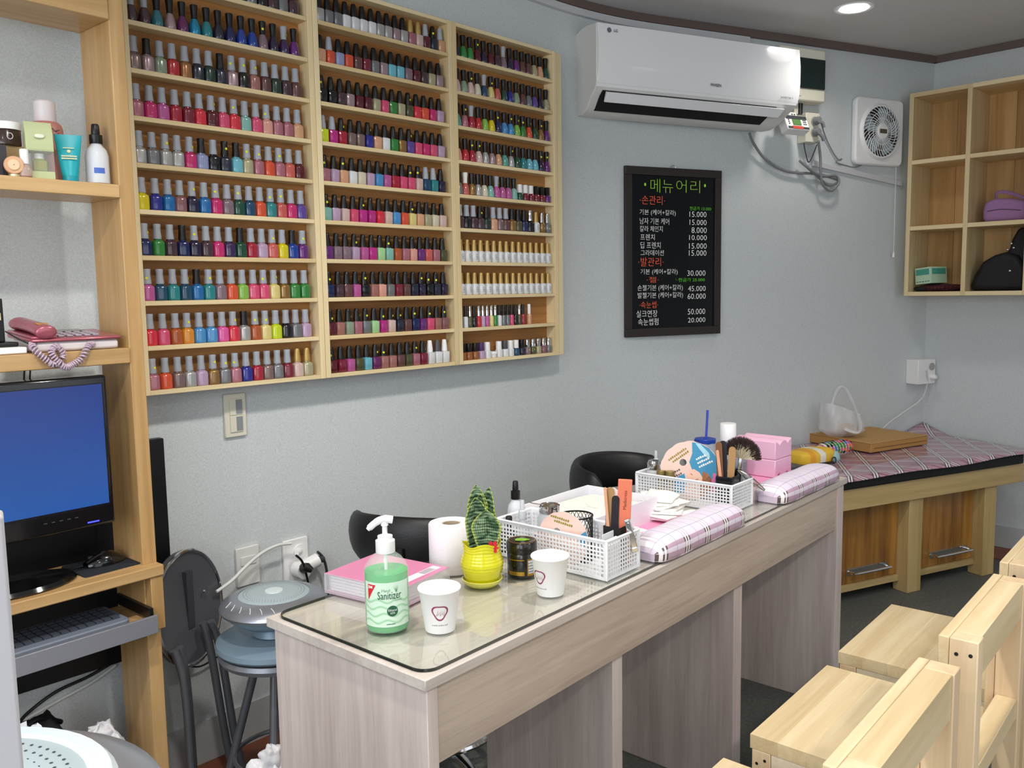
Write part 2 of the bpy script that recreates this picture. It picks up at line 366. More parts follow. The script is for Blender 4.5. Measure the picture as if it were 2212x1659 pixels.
# ------------------------------------------------------------------ polish racks
RZ0, PITCH_Z = 1.055, .1125
RACKS = ((-.219, .3245, 'desk-side'), (.3245, .866, 'middle'), (.866, 1.392, 'air-conditioner'))
RL = ('slim pine wall rack full of nail polish beside the computer desk', 'slim pine wall rack of nail polish between the two other racks', 'slim pine wall rack of nail polish beside the air conditioner')
TS = .0185
for i, (xl, xr, wh) in enumerate(RACKS):
    wd = xr-xl; t = thing('polish_rack', RL[i], 'rack', FA.p(xl, 0, RZ0), FA.a, 'wall racks for nail polish')
    for x in (0, wd-TS): BX(x+.0005, x+TS-.0005, -.08, -.001, 0, 1.128).build('side_panel', M_PINEZ, t, bevel=.0015)
    BX(TS, wd-TS, -.034, -.026, .0, 1.12).build('back_panel', M_PINEB, t)
    for k in range(11):
        z = .0+PITCH_Z*k if k < 10 else 1.128-.012
        BX(TS, wd-TS, -.078, -.034, z, z+.012).build('shelf' if k < 10 else 'top_board', M_PINE, t, bevel=.0012)
    if i == 2: BX(wd, wd+.036, -.074, -.001, 0, 1.126).build('edge_strip', M_PINEZ, t, bevel=.0015)

PAL = dict(mv=('4a323c','dark mauve',0), tl=('2f7a86','teal',0), ps=('b39aa0','pale rose silver',.6), pl=('6a2560','plum',0), cy=('1a96c2','metallic cyan',.6), tq=('24848e','turquoise',0),
 bk=('101014','black',0), nv=('1a2458','navy',0), bl=('1f429e','blue',0), gm=('87707c','greyish mauve',0), ip=('261c3c','dark indigo',0), dp=('3c2656','deep purple',0), pu=('6b2c7c','purple',0),
 tp=('8b7470','taupe',.5), sg=('8fa28a','sage green',0), rd=('c22c34','red',0), gd=('b07a48','bronze gold',.6), md=('23273c','midnight blue',.2), fg=('1d3a2e','forest green',.2), rs=('a8706a','rose brown',0),
 br=('6a4444','brown',.2), hp=('cc2e72','hot pink',0), op=('be5c9c','orchid pink',0), cr=('aa2038','crimson',0), wn=('7e2036','wine red',0), sc=('dc3042','scarlet',0), cp=('dc5078','coral pink',0),
 mt=('84bcb0','mint',0), pc=('e0a292','peach',0), dr=('b4707f','dusty rose',.2), nd=('dba680','nude',0), sv=('bcbcba','silver',.6), gy=('808286','grey',.4), lv=('98a2cc','lavender blue',0), lb=('72c0d2','light blue',0),
 ol=('bab490','opal beige',.3), orr=('de5634','orange',0), co=('cc6058','coral',0), dk=('5c1624','dark red',0), yl=('e0d012','yellow',0), vb=('2a2f90','violet blue',0), az=('2072b4','azure blue',.2),
 mb=('8c5e62','mauve brown',0), dg=('1e4e3c','dark green',0), pt=('1f4a68','petrol blue',0), fu=('bc2c88','fuchsia',0), vi=('60489c','violet',0), gn=('34883e','green',.1), aq=('2c888c','aqua green',0), li=('8cc050','lime green',0),
 ly=('e4d488','pale yellow',0), gl=('9a763e','gold',.6), bo=('b45a2a','burnt orange',0), oy=('de9026','amber orange',0), sb=('4c94d0','sky blue',0), bp=('e25ca6','bubblegum pink',0), ny=('cce01c','neon yellow',0),
 ll=('bfa2c0','lilac',0), wh=('e9ebee','white',0), pp=('d9bcb4','pale pink',0), cm=('ddd5bd','cream',0), ov=('555638','olive',.3), am=('9a5a2c','amber',0), lt=('5aa898','light teal',0), lm=('a8d89a','pale green',0))
CAPS = dict(g=('9ea3ac','grey',.4), k=('131214','black',.35), o=('b99a5c','gold',.4), w=('eeeeee','white',.35), s=('dcdcde','silver',.12), p=('4a3060','purple',.4), d=('4a4d55','charcoal',.4))
for k, (c, n, m_) in PAL.items(): mat('polish_'+n, c, .16 if not m_ else .28, m_*.7, coat=.7)
for k, (c, n, r) in CAPS.items(): mat('cap_'+n, c, r, 1 if k == 's' else (.5 if k == 'o' else 0))
def capmesh(kind):
    mb = MB()
    if kind == 'flare': mb.lathe([(.0104,.0),(.0107,.004),(.0093,.016),(.0088,.026),(.0095,.036),(.0088,.0375)], 14)
    elif kind == 'taper': mb.lathe([(.0103,0),(.0105,.004),(.0098,.014),(.0082,.028),(.0072,.036),(.0055,.0382)], 14)
    elif kind == 'bell': mb.lathe([(.0082,0),(.0078,.006),(.0084,.018),(.0097,.03),(.0095,.035),(.008,.036)], 14)
    elif kind == 'gold': mb.lathe([(.0102,0),(.0095,.01),(.0078,.025),(.0076,.036),(.0066,.0375)], 14)
    elif kind == 'slim': mb.lathe([(.006,0),(.0062,.01),(.0058,.036),(.005,.037)], 10)
    elif kind == 'block': mb.lathe([(.0088,0),(.0088,.029),(.008,.030)], 12, n=4)
    return mb.mesh('cap_'+kind, True, 50)
def bodymesh(kind):
    mb = MB()
    if kind == 'orly': mb.lathe([(.0145,0),(.0156,.0015),(.0158,.006),(.0158,.030),(.0148,.0352),(.0115,.038),(.0085,.0395),(.008,.043)], 20, n=3.6, sy=.92)
    elif kind == 'square': mb.lathe([(.0132,0),(.0142,.001),(.0142,.035),(.0134,.0366),(.009,.0372),(.008,.040)], 20, n=7, sy=.95)
    elif kind == 'bell': mb.lathe([(.0128,0),(.0147,.002),(.0149,.008),(.0138,.02),(.0115,.031),(.0085,.038),(.0075,.041)], 18)
    elif kind == 'gel': mb.lathe([(.0125,0),(.0140,.002),(.0142,.026),(.0130,.033),(.0105,.037),(.0085,.039)], 18, n=3)
    elif kind == 'slim': mb.lathe([(.0085,0),(.0088,.001),(.0088,.034),(.007,.036),(.0055,.038)], 14, n=3)
    elif kind == 'jar': mb.lathe([(.012,0),(.013,.002),(.013,.014),(.0115,.015)], 16)
    elif kind == 'short': mb.lathe([(.0118,0),(.0125,.002),(.0125,.024),(.010,.027),(.008,.028)], 16, n=4)
    return mb.mesh('body_'+kind, True, 50)
CAPM = {k: capmesh(k) for k in ('flare','taper','bell','gold','slim','block')}
BODM = {k: bodymesh(k) for k in ('orly','square','bell','gel','slim','jar','short')}
BH = dict(orly=.042, square=.039, bell=.040, gel=.038, slim=.037, jar=.015, short=.027)
CAPFOR = dict(orly='flare', square='taper', bell='bell', gel='gold', slim='slim', short='block')
for me in list(CAPM.values())+list(BODM.values()): me.materials.append(M_BLACK)
dotm = MB().add(*disc(.0034, 0, n=10)).mesh('dot'); dotm.materials.append(M_YEL)
ruffle = MB().lathe([(.0105,0),(.0105,.0035)], 12).mesh('collar'); ruffle.materials.append(M_WHITE)
swirl = MB()
for dx, dz, rr in ((0,.022,.0045), (.001,.013,.0038)):
    o_, f_ = ring_poly([(dx+rr*math.cos(a*PI/6), dz+rr*1.25*math.sin(a*PI/6)) for a in range(12)], [(dx+rr*.72*math.cos(a*PI/6), dz+rr*.95*math.sin(a*PI/6)) for a in range(12)], -.0145)
    swirl.add(o_, f_)
swirl = swirl.mesh('swirl'); swirl.materials.append(mat('swirl_grey', '777b80', .5))
ORD = 'first second third fourth fifth sixth seventh eighth ninth tenth eleventh twelfth thirteenth fourteenth fifteenth sixteenth seventeenth eighteenth'.split()
NAMES = dict(orly='polish_bottle', square='square_polish_bottle', bell='bell_polish_bottle', gel='gel_polish_bottle', slim='nail_art_bottle', jar='powder_jar', short='small_polish_bottle')
def obj_mat(o, m):
    o.material_slots[0].link = 'OBJECT'; o.material_slots[0].material = m
def bottle(kind, code, cap, dot, loc, rz, label, group, cs=1.0):
    c, n, _ = PAL[code]
    b = bpy.data.objects.new(NAMES[kind], BODM[kind]); COL.objects.link(b); b.location = loc; b.rotation_euler = (0,0,rz); obj_mat(b, MATS['polish_'+n]); tag(b, label, 'nail polish', group)
    if kind == 'jar':
        l = bpy.data.objects.new('lid', CAPM['block']); COL.objects.link(l); l.parent = b; l.location = (0,0,.014); l.scale = (1.5,1.5,.28); obj_mat(l, MATS['cap_white']); return b
    ck = CAPFOR[kind]
    if kind in ('square','orly') and cap in 'o': ck = 'taper'
    k = bpy.data.objects.new('cap', CAPM[ck]); COL.objects.link(k); k.parent = b; k.location = (0,0,BH[kind]); k.scale = (cs,cs,1); obj_mat(k, MATS['cap_'+CAPS[cap][1]])
    if dot and kind != 'slim':
        a = random.uniform(-.7,.9); R = dict(orly=.0100, square=.0104, bell=.0092, gel=.0145, short=.0130)[kind]
        s_ = bpy.data.objects.new('price_dot', dotm); COL.objects.link(s_); s_.parent = b; s_.location = (R*math.sin(a), -R*math.cos(a), (BH[kind]+random.uniform(.011,.018)) if kind not in ('gel','short') else .017); s_.rotation_euler = (0,0,a)
    if kind == 'gel':
        s_ = bpy.data.objects.new('printed_swirl', swirl); COL.objects.link(s_); s_.parent = b
    return b
ROWS = {0: [  # from the top shelf down; colour, cap letter, dot
 ('orly','bkk bkk bkk ipk bkk mdk bkk bkk mdk bkk gyk bkk mvk gyk mvk'),
 ('bell','mvg mvg tlk psk plk cyk tqk mdk nvk blk blk gmk. ipk dpg. puk'),
 ('orly','tpg psk sgg rdg gdg mdg fgg mdk psg. bkg. rsg. brg fgg mvg. brg'),
 ('orly','drg hpg opg crg wng scg dkg. cpg scg. mtg cpg pcg. drg drg ndg'),
 ('orly','svg gyg svg. svg hpg. lvk bkg mdk. lbk olg. drg. orrg. drg. cog dkg'),
 ('orly','ylg vbg azg. mbg ipg. azg hpg. gmg dgg. ptg. orrg aqg. cog. hpg vig'),
 ('orly','nvg. gng mvg nvk ipg. mvg hpg dpg dgk crg llg cog. ylg blk pug.'),
 ('orly','opg. ptg aqg ptg. azk aqg. gmg orrg. lig cpg cpg. lyg. glg gng gng'),
 ('orly','scg cpg bog oyg. sbg sbg bpg scg. svk bog. lyg. nyg bkg gyg llg'),
 ('orly','drg. orrg tpg svg llg glg. gyg. drg. vbg crg tpg gyg wng ppo olo')],
 1: [
 ('square','svk gyk gyk whk whk whk whk svk svk psk svk dro ppo dkg mdk. ndg'),
 ('square','ndk orrg lvk orrk brk wnk gyk psk lbk lbk gmk dkk mvk olk psk'),
 ('square','bkk. bkk mvk psk dkk dkk olk cpk gnk olk ovk. sck orrk hpk llk'),
 ('square','nyg fug crk. tpk tpk vbk. ndk whk gnk glk vik. cpk hpk cpk llk'),
 ('square','drk. llk ndk. whk cmk. llk sbk opk crk cpk cpk. ppk. ptg. aqg ipk'),
 ('square','mtk. llk ppk cpk fuk. fuk. sck ppk sbk orrk lyk. ndk olk cmk ppk'),
 ('square','puk gmk gmk llk. opk fuk lmk mtk. bok drk pck puk cok drk ovk.'),
 ('square','nvk. mvk brk opk. bkk. rsk. pck gyk wnk brk mdk ipk. bkk. mdk. ipk'),
 ('square','dkk. rsk sgk. drk. gyk. lmk fuk. ppk. mdk. brk nvk. puk cpk. rsk mbk.'),
 ('square','dkk. wnk opk ovk lbk plk. rsk. rsk brk. ovk. drk. wnk. whw whd whw')],
 2: [
 ('bell','mdk gnk gnk dkk. ipk dkk mvk gmg ipk puk brk brk olk. ndk dgk'),
 ('bell','ppk sgk ppk. cmk ptg lyk. cok dgk vbk sgk. brk gyk vik ipk olk'),
 ('bell','ltk drk. crg rdk. lik ylk nvk. sbk. sbk. lik. gnk. orrk. dgk glk. puk'),
 ('bell','pck rdk crk. ppk. svk psk. ndk. ltk svk. dgk aqk lbk lbk ipk. puk.'),
 ('bell','gyk cow glk svk cmk mtk opg. opk opk mtk dgw wnw wnw wnk wnk puk'),
 ('orly','mvg bkg mvg mvk. fgk ndg tpg brg glk ovk nvk bks who glso. gyso.'),
 ('gel','who '*15), ('gel','who '*15),
 ('slim','gys whk ovs bkk rds lls ops lys gns whk gyk gyk cpk bkk ovs crk ndw'),
 ('short','amk amk amk llp whw JAR whw whd whw ptw mdk gmso. ovso. olso. mbso. gyso.')]}
BGROUP = dict(orly='rounded polish bottles on the racks', square='square polish bottles on the racks', bell='bell shaped polish bottles on the racks', gel='white gel polish bottles', slim='slim nail art bottles', short='small bottles on the lowest shelf', jar='small bottles on the lowest shelf')
for ri, rows in ROWS.items():
    xl, xr, wh = RACKS[ri]; inner = xr-xl-2*TS
    for row, (kind0, s_) in enumerate(rows):
        toks = s_.split(); n = len(toks); z = RZ0+.012+PITCH_Z*(9-row)+.0004
        pitch = min(.0327, (inner-.034)/(n-1)) if kind0 != 'slim' else .021
        if ri == 2 and kind0 == 'short': pitch = .0302
        up_ = ORD[9-row]
        for k, tk in enumerate(toks):
            kind = kind0; dot = tk.endswith('.'); tk = tk.rstrip('.')
            if tk == 'JAR': code, cap, kind = 'wh', 'w', 'jar'
            elif tk.startswith('orr'): code, cap = 'orr', tk[3]
            else: code, cap = tk[:2], tk[2]
            if len(tk) > 3 and tk[3:] == 'o': kind = 'gel' if kind0 != 'short' else 'short'
            if kind0 == 'bell' and row == 4 and k >= 10: kind = 'short'
            if kind == 'orly' and cap == 'o': kind = 'gel' if ri == 2 else 'orly'
            x = xl+TS+.0172+k*pitch
            if kind0 == 'slim': x = xl+TS+.011+k*pitch+(.012 if k == 16 else 0)
            nm = PAL[code][1]; cn = CAPS[cap][1]; noun = {'gel':'gel bottle','slim':'slim bottle','jar':'jar','short':'small bottle','bell':'bell bottle','square':'square bottle','orly':'bottle'}[kind]
            label = f'{nm} {noun}, {cn} cap, {ORD[k]} from desk, {up_} shelf up, {wh} rack'
            cs = 1.0
            bottle(kind, code, cap, dot, FA.p(x+random.uniform(-.0006,.0006), -.0565 if kind != 'slim' else -.06, z), FA.a+random.uniform(-.12,.12), label, BGROUP[kind], cs)

# ------------------------------------------------------------------ things on the bent wall: air conditioner, boxes, fan, menu board
def onB(name, label, cat, x, z, group=None, y=0): return thing(name, label, cat, FB.p(x, y, z), FB.a, group)
AX0, AX1 = -2.085, -1.076; AW = AX1-AX0
ac = onB('air_conditioner', 'white wall mounted air conditioner with glossy front and open louver', 'air conditioner', AX0, 1.985, y=-.03)
def acprof(pts, x0, x1): return MB().add([(x0,a,b) for a,b in pts]+[(x1-.055*max(0,(.11-b)/.11)**1.3,a,b) for a,b in pts], [tuple(range(len(pts)))[::-1], tuple(range(len(pts),2*len(pts)))]+[(i,(i+1)%len(pts),len(pts)+(i+1)%len(pts),len(pts)+i) for i in range(len(pts))])
body = [(0,.005),(0,.300),(-.02,.318),(-.06,.328),(-.10,.329),(-.172,.322),(-.172,.10),(-.158,.078),(-.135,.062),(-.10,.020),(-.06,.002)]
acprof(body, 0, AW).build('body', mat('ac_white', 'dcdbd8', .35), ac, smooth=True, bevel=.004, ang=30)
front = [(-.165,.322),(-.176,.321),(-.184,.25),(-.184,.18),(-.178,.12),(-.168,.088),(-.155,.088)]
acprof(front, .004, AW-.004).build('front_panel', M_GLOSSW, ac, smooth=True, ang=50, bevel=.002)
acprof([(-.150,.083),(-.160,.078),(-.138,.056),(-.095,.013),(-.085,.02)], .035, AW-.10).build('outlet_slot', M_BLACKM, ac)
acprof([(-.160,.075),(-.172,.069),(-.150,.036),(-.145,.040)], .048, AW-.062).build('louver', M_GLOSSW, ac, smooth=True, bevel=.001)
M_LOGO = mat('logo_grey', '5b5e66', .4)
lg = MB(); v_, f_ = disc(.0095, 0, (.0, 0), 18); lg.add(v_, f_); lg.build('logo_mark', mat('logo_dark', '6a6d76', .4), ac, (.052,-.1815,.296))
text('logo_text', 'LG', M_LOGO, ac, (.081,-.1815,.296), h=.011, bold=.002)
text('series_name', 'WHISEN', M_LOGO, ac, (.555,-.183,.135), w=.055, h=.012, bold=.002)
text('inverter_mark', 'INVERTER V', M_LOGO, ac, (AW-.075,-.1805,.115), w=.068, h=.008, bold=.001)

br = onB('breaker_box', 'cream electrical breaker box with dark green cover beside air conditioner', 'breaker box', -1.065, 2.133)
BX(0,.272,-.07,-.001,0,.232).build('box', M_CREAM, br, bevel=.008)
BX(.03,.262,-.078,-.068,.055,.187).build('cover', mat('smoked_green', '0e2523', .12, coat=.5), br, bevel=.003)
BX(.10,.125,-.074,-.068,.02,.045).build('latch', M_CREAM, br, bevel=.002)
for x in (.155, .17): BX(x, x+.006, -.03, -.024, -.05, 0).build('wire', M_DGREY, br)
BX(.125,.148,-.03,-.001,-.05,0).build('conduit', M_CREAM, br)

mt = onB('energy_meter', 'small tilted white energy meter with green display under breaker box', 'meter', -1.005, 1.962, y=-.06)
mt.rotation_euler = (math.radians(-24), 0, FB.a)
BX(-.06,.07,-.075,-.03,.0,.075).build('case', M_WHITE, mt, bevel=.004)
BX(-.055,.065,-.0765,-.075,.052,.07).build('top_strip', M_DGREY, mt)
BX(-.055,.065,-.0765,-.075,.004,.014).build('bottom_strip', M_DGREY, mt)
BX(-.03,.03,-.077,-.075,.003,.017).build('red_label', mat('label_red', 'cc4a38', .5), mt)
BX(-.022,.024,-.078,-.075,.022,.05).build('display', mat('lcd_green', '5f8a4e', .2), mt)
for x in (-.045, .04, .05):
    for z in (.026, .036, .045): BX(x, x+.005, -.0775, -.075, z, z+.004).build('button', M_BLACK, mt)
BX(-.005,.04,-.055,-.03,.075,.105).build('socket_block', M_WHITE, mt, bevel=.002)
for x in (.008, .022): BX(x, x+.006, -.057, -.054, .086, .094).build('socket_hole', M_BLACK, mt)
BX(-.02,.03,-.034,-.001,.03,.10).build('bracket', M_WHITE, mt)

ot = onB('wall_socket', 'cream surface mounted double socket with two grey plugs under breaker box', 'socket', -.892, 1.957)
BX(0,.085,-.055,-.001,0,.132).build('box', M_CREAM, ot, bevel=.004)
for z, tilt in ((.095,.5), (.045,-.3)):
    MB().lathe([(.021,0),(.021,.004)], 20).build('socket_ring', mat('socket_grey', 'a9aaa4', .4), ot, (.05,-.055,z), (PI/2,0,0), smooth=True)
    p = MB().lathe([(.017,0),(.017,.02),(.013,.03)], 16).tube([(0,0,.02),(.02,-.012*(1 if z > .06 else 2),.028),(.03,-.03*(1 if z > .06 else 1.3),.026)], .0075, 8)
    p.build('plug', M_CABLEG, ot, (.05,-.058,z), (PI/2,0,0), smooth=True)

fan = onB('exhaust_fan', 'square white wall exhaust fan with round swirled grille', 'fan', -.400, 1.878)
MB().prism(rrect(-.158,.158,-.158,.158,.03,6), 0, .03).build('frame', M_WHITE, fan, (0,-.002,.158), (PI/2,0,0), bevel=.008, smooth=True)
fr = MB().lathe([(.128,0),(.128,-.0),(.118,.012),(.124,.012),(.134,0)], 40, close=True); fr.build('grille_rim', M_WHITE, fan, (0,-.032,.158), (PI/2,0,0), smooth=True)
MB().lathe([(.118,0),(.118,.001)], 40).build('duct', mat('duct_dark', '2a2d30', .6), fan, (0,-.0325,.158), (PI/2,0,0))
for k in range(5):
    bl = MB().grid(lambda u, v: ((.03+.08*u)*math.cos(.75*v-.2*u), (.03+.08*u)*math.sin(.75*v-.2*u), .002+.006*v), 4, 4)
    bl.build('blade', mat('fan_blade', '9fb0b8', .4), fan, (0,-.033,.158), (PI/2, 0, 2*PI*k/5) if False else (PI/2,0,0), solid=.001).rotation_euler = (PI/2, 2*PI*k/5, 0)
rib = MB().tube([(.032*math.cos(a)+0, .032*math.sin(a), .016) if i == 0 else ((.032+.09*i/6)*math.cos(.55*(i/6)**1.3), (.032+.09*i/6)*math.sin(.55*(i/6)**1.3), .016-.004*(i/6)**2) for i, a in enumerate([0]*7)], .0017, 5).mesh('rib', True)
rib.materials.append(M_WHITE)
for k in range(36):
    o = bpy.data.objects.new('rib', rib); COL.objects.link(o); o.parent = fan; o.location = (0,-.032,.158); o.rotation_euler = (PI/2, 2*PI*k/36, 0)
for rr in (.062, .09):
    MB().tube([(rr*math.cos(2*PI*i/36), rr*math.sin(2*PI*i/36), .0145) for i in range(36)], .0013, 5, closed=True).build('grille_ring', M_WHITE, fan, (0,-.032,.158), (PI/2,0,0), smooth=True)
MB().lathe([(.036,.004),(.036,.016),(.032,.02)], 28).build('hub', M_WHITE, fan, (0,-.032,.158), (PI/2,0,0), smooth=True)
BX(-.023,.023,-.0535,-.052,.148,.168).build('name_plate', mat('plate_olive', '5c5540', .4), fan)
text('plate_text', 'FAN', mat('plate_light', 'b8b090', .4), fan, (0,-.0536,.158), w=.03, h=.009) if False else None
cordp = [(.128,-.02,.0),(.129,-.02,-.2),(.129,-.02,-.42)]
pc_ = MB().tube(cordp, .0012, 5); pc_.build('pull_cord', M_WHITE, fan)
MB().lathe([(.003,.018),(.006,0),(.0065,-.008),(.003,-.01)], 10, c=(.129,-.02,-.43)).build('pull_knob', M_WHITE, fan, smooth=True)

def cable(name, pts, r, m, label, group=None, n=8, cat='cable'):
    P = spline(pts, n); c = P[0]; o = MB().tube([p-c for p in P], r, 8).build(name, m, None, c, smooth=True); return tag(o, label, cat, group)
def Bp(x, y, off): q = FB.px(x, y, off); return FB.p(q.x, q.y, q.z)
def Ap(x, y, off): q = FA.px(x, y, off); return FA.p(q.x, q.y, q.z)
cable('power_cable', [Bp(1619,288,.05), Bp(1628,310,.03), Bp(1655,345,.02), Bp(1700,370,.02), Bp(1765,376,.022), Bp(1800,385,.022), Bp(1812,392,.03), Bp(1790,400,.03), Bp(1770,385,.035), Bp(1740,358,.03), Bp(1728,348,.03), Bp(1745,362,.04), Bp(1775,380,.045), Bp(1805,380,.04), Bp(1812,395,.045), Bp(1795,412,.04), Bp(1778,400,.045), Bp(1773,375,.05), Bp(1772,340,.05), Bp(1768,305,.07)], .0062, M_CABLEG, 'thick grey power cable looped and tied below the air conditioner')
cable('fan_cable', [Bp(1771,252,.085), Bp(1775,270,.03), Bp(1785,300,.012), Bp(1800,330,.01), Bp(1812,346,.012), Bp(1818,343,.018), Bp(1806,350,.018), Bp(1825,357,.01), Bp(1845,361,.01), Bp(1862,356,.012)], .003, M_CABLEG, 'thin grey cable knotted between double socket and exhaust fan')
cable('socket_wire', [Bp(1736,306,.03), Bp(1740,330,.02), Bp(1748,350,.012), Bp(1765,312,.05)], .0024, M_DGREY, 'thin dark wire hanging under the double socket')
def raceway(name, p0, p1, hgt, label, dpt=.012):
    a = FB.px(*p0, dpt); b = FB.px(*p1, dpt); L_ = math.hypot(b.x-a.x, b.z-a.z)
    o = BX(0, L_, -dpt, 0, -hgt/2, hgt/2).build(name, mat('raceway', 'c9cacd', .5), None, FB.p(a.x,-.001,a.z), bevel=.002)
    o.rotation_euler = (Matrix.Rotation(FB.a,3,'Z') @ Matrix.Rotation(-math.atan2(b.z-a.z, b.x-a.x),3,'Y')).to_euler(); return tag(o, label, 'cable trunking')
raceway('cable_trunking', (1757,352), (1950,397), .026, 'white sloping cable trunking below the exhaust fan')
ra_pts = []
for k in range(26):
    u = -.6+k*.075
    ra_pts.append(u)
mbr = wall_strip([p for p in line[0:1]] and [t0-FA.d*.5] + line[1:11] + [t1, FB.p(-1.19)], CEIL-.060, CEIL-.034, .02, 0)
tag(mbr.build('cable_trunking', MATS['raceway'], smooth=True, ang=25), 'white cable trunking under the ceiling moulding above air conditioner', 'cable trunking')

# menu board
mb_t = onB('menu_board', 'black hanging menu board with handwritten price list in dark frame', 'menu board', -1.84, 1.10)
MW, MH = .500, .713
M_FRAME = mat('frame_brown', '2e2624', .45)
for a in ((0,MW,MH-.034,MH),(0,MW,0,.034),(0,.034,.034,MH-.034),(MW-.034,MW,.034,MH-.034)): BX(a[0],a[1],-.022,-.001,a[2],a[3]).build('frame_bar', M_FRAME, mb_t, bevel=.002)
BX(.03,MW-.03,-.014,-.004,.03,MH-.03).build('board', mat('board_black', '07080c', .2), mb_t)
MB().tube([(.25+.012*math.cos(a), -.008, MH+.002+.012*math.sin(a)) for a in [i*PI/8 for i in range(9)]], .0015, 6).build('hanger', M_CHROME, mb_t)
TG = mat('chalk_green', 'b8f24c', .7); TR = mat('chalk_red', 'ff6a4a', .7); TW = mat('chalk_white', 'ffffff', .7); TG2 = mat('chalk_green_small', '6ce03a', .7)
def mpos(x, y):
    xl = 137+(120-137)*(y-62)/1543; xr = 1003+(970-1003)*(y-125)/1450; u = (x-xl)/(xr-xl)
    yt = 62+63*u; yb = 1605-30*u; return u*MW, (1-(y-yt)/(yb-yt))*MH
def mline(body, m, x0, x1, y, h, bold=-.0008):
    ax, az = mpos(x0, y); bx_, bz = mpos(x1, y); kk = MH/1500
    text('menu_text', body, m, mb_t, ((ax+bx_)/2, -.0142, az), w=bx_-ax, h=h*kk, bold=bold)
mline('메뉴', TG, 360, 560, 240, 120, -.002); mline('어리', TG, 588, 805, 248, 112, -.002); mline('·', TG, 304, 322, 230, 30, .006); mline('·', TG, 842, 860, 250, 30, .006)
for b_, x0, x1, y, h in (('·손관리·',265,485,365,78),('·발관리·',245,465,920,78),('·젤·',315,420,1082,52),('·속눈썹·',248,412,1310,62)): mline(b_, TR, x0, x1, y, h)
for b_, x0, x1, y, h in (('기본 (케어+칼라)',262,580,477,56),('남자 기본 케어',262,520,553,56),('칼라 체인지',262,462,622,52),('프렌치',265,390,697,54),('딥 프렌치',265,440,770,58),('그라데이션',265,468,838,50),
    ('기본 (케어+칼라)',262,590,1013,56),('손젤기본 (케어+칼라)',235,635,1160,60),('발젤기본 (케어+칼라)',235,635,1228,60),('실크연장',222,405,1392,62),('속눈썹펌',235,412,1466,62)): mline(b_, TW, x0, x1, y, h)
for b_, x0, x1, y, h in (('15.000',705,862,500,48),('15.000',705,862,572,48),('8.000',722,862,642,52),('10.000',700,862,708,46),('15.000',697,860,783,50),('15.000',695,857,846,50),('30.000',678,845,1027,50),('45.000',683,845,1167,48),('60.000',678,845,1237,50),('50.000',678,838,1376,52),('20.000',678,838,1453,44)): mline(b_, TW, x0, x1, y, h)
mline('현금가 13.000', TG2, 708, 905, 448, 34); mline('└현금가 25.000', TG2, 572, 838, 1086, 36)

# corner socket and its cable
cs = thing('corner_socket', 'white box socket in the wall corner with white plug', 'socket', FB.p(-.085, 0, .80), FB.a)
BX(-.05,.075,-.075,.0,0,.125).build('box', M_WHITE, cs, bevel=.004)
BX(.078,.084,-.07,-.01,.012,.113).build('socket_face', M_WHITE, cs, bevel=.002) if False else None
MB().lathe([(.019,0),(.019,.005),(.016,.005)], 20).build('socket_ring', mat('socket_grey', 'a9aaa4'), cs, (.045,-.075,.088), (PI/2,0,0), smooth=True)
MB().lathe([(.015,0),(.015,.02),(.008,.03)], 16).build('plug', M_WHITE, cs, (.045,-.075,.035), (PI/2,0,0), smooth=True)
cable('socket_cable', [Bp(2001,800,.10), Bp(2003,828,.07), Bp(1990,862,.05), Bp(1950,892,.04), Bp(1925,910,.05), Bp(1900,932,.08)], .0035, M_WCABLE, 'white cable running from corner socket down onto the bench')

# cubby shelf on the short wall
cub = thing('cubby_shelf', 'pine wall cubby shelf with square compartments on the short wall', 'shelf', FC.p(-.018, 0, 1.248), FC.a)
CD, CWc, CN, CH_, CTt = .25, .262, 3, .972, .02
for k in range(CN+1): BX(k*CWc, k*CWc+CTt, -CD, -.003, 0, CH_).build('upright', M_PINEZ, cub, bevel=.001)
CZ = (0, .318, .634, CH_-CTt)
for k in range(CN):
    for z in CZ: BX(k*CWc+CTt, (k+1)*CWc, -CD, -.003, z, z+CTt).build('shelf_board', M_PINE, cub, bevel=.001)
    for r_ in range(3):
        x0 = k*CWc+CTt
        for j in range(2): BX(x0+j*(CWc-CTt)/2+.0008, x0+(j+1)*(CWc-CTt)/2-.0008, -.012, -.004, CZ[r_]+CTt, CZ[r_+1]).build('back_plank', wood('cubby_back', 'ac844e', 'd2aa72',2,.5,26,streak=.35,wav=1.5), cub)
def Cl(x, y, z): return FC.p(-.018+x, y, 1.248+z)
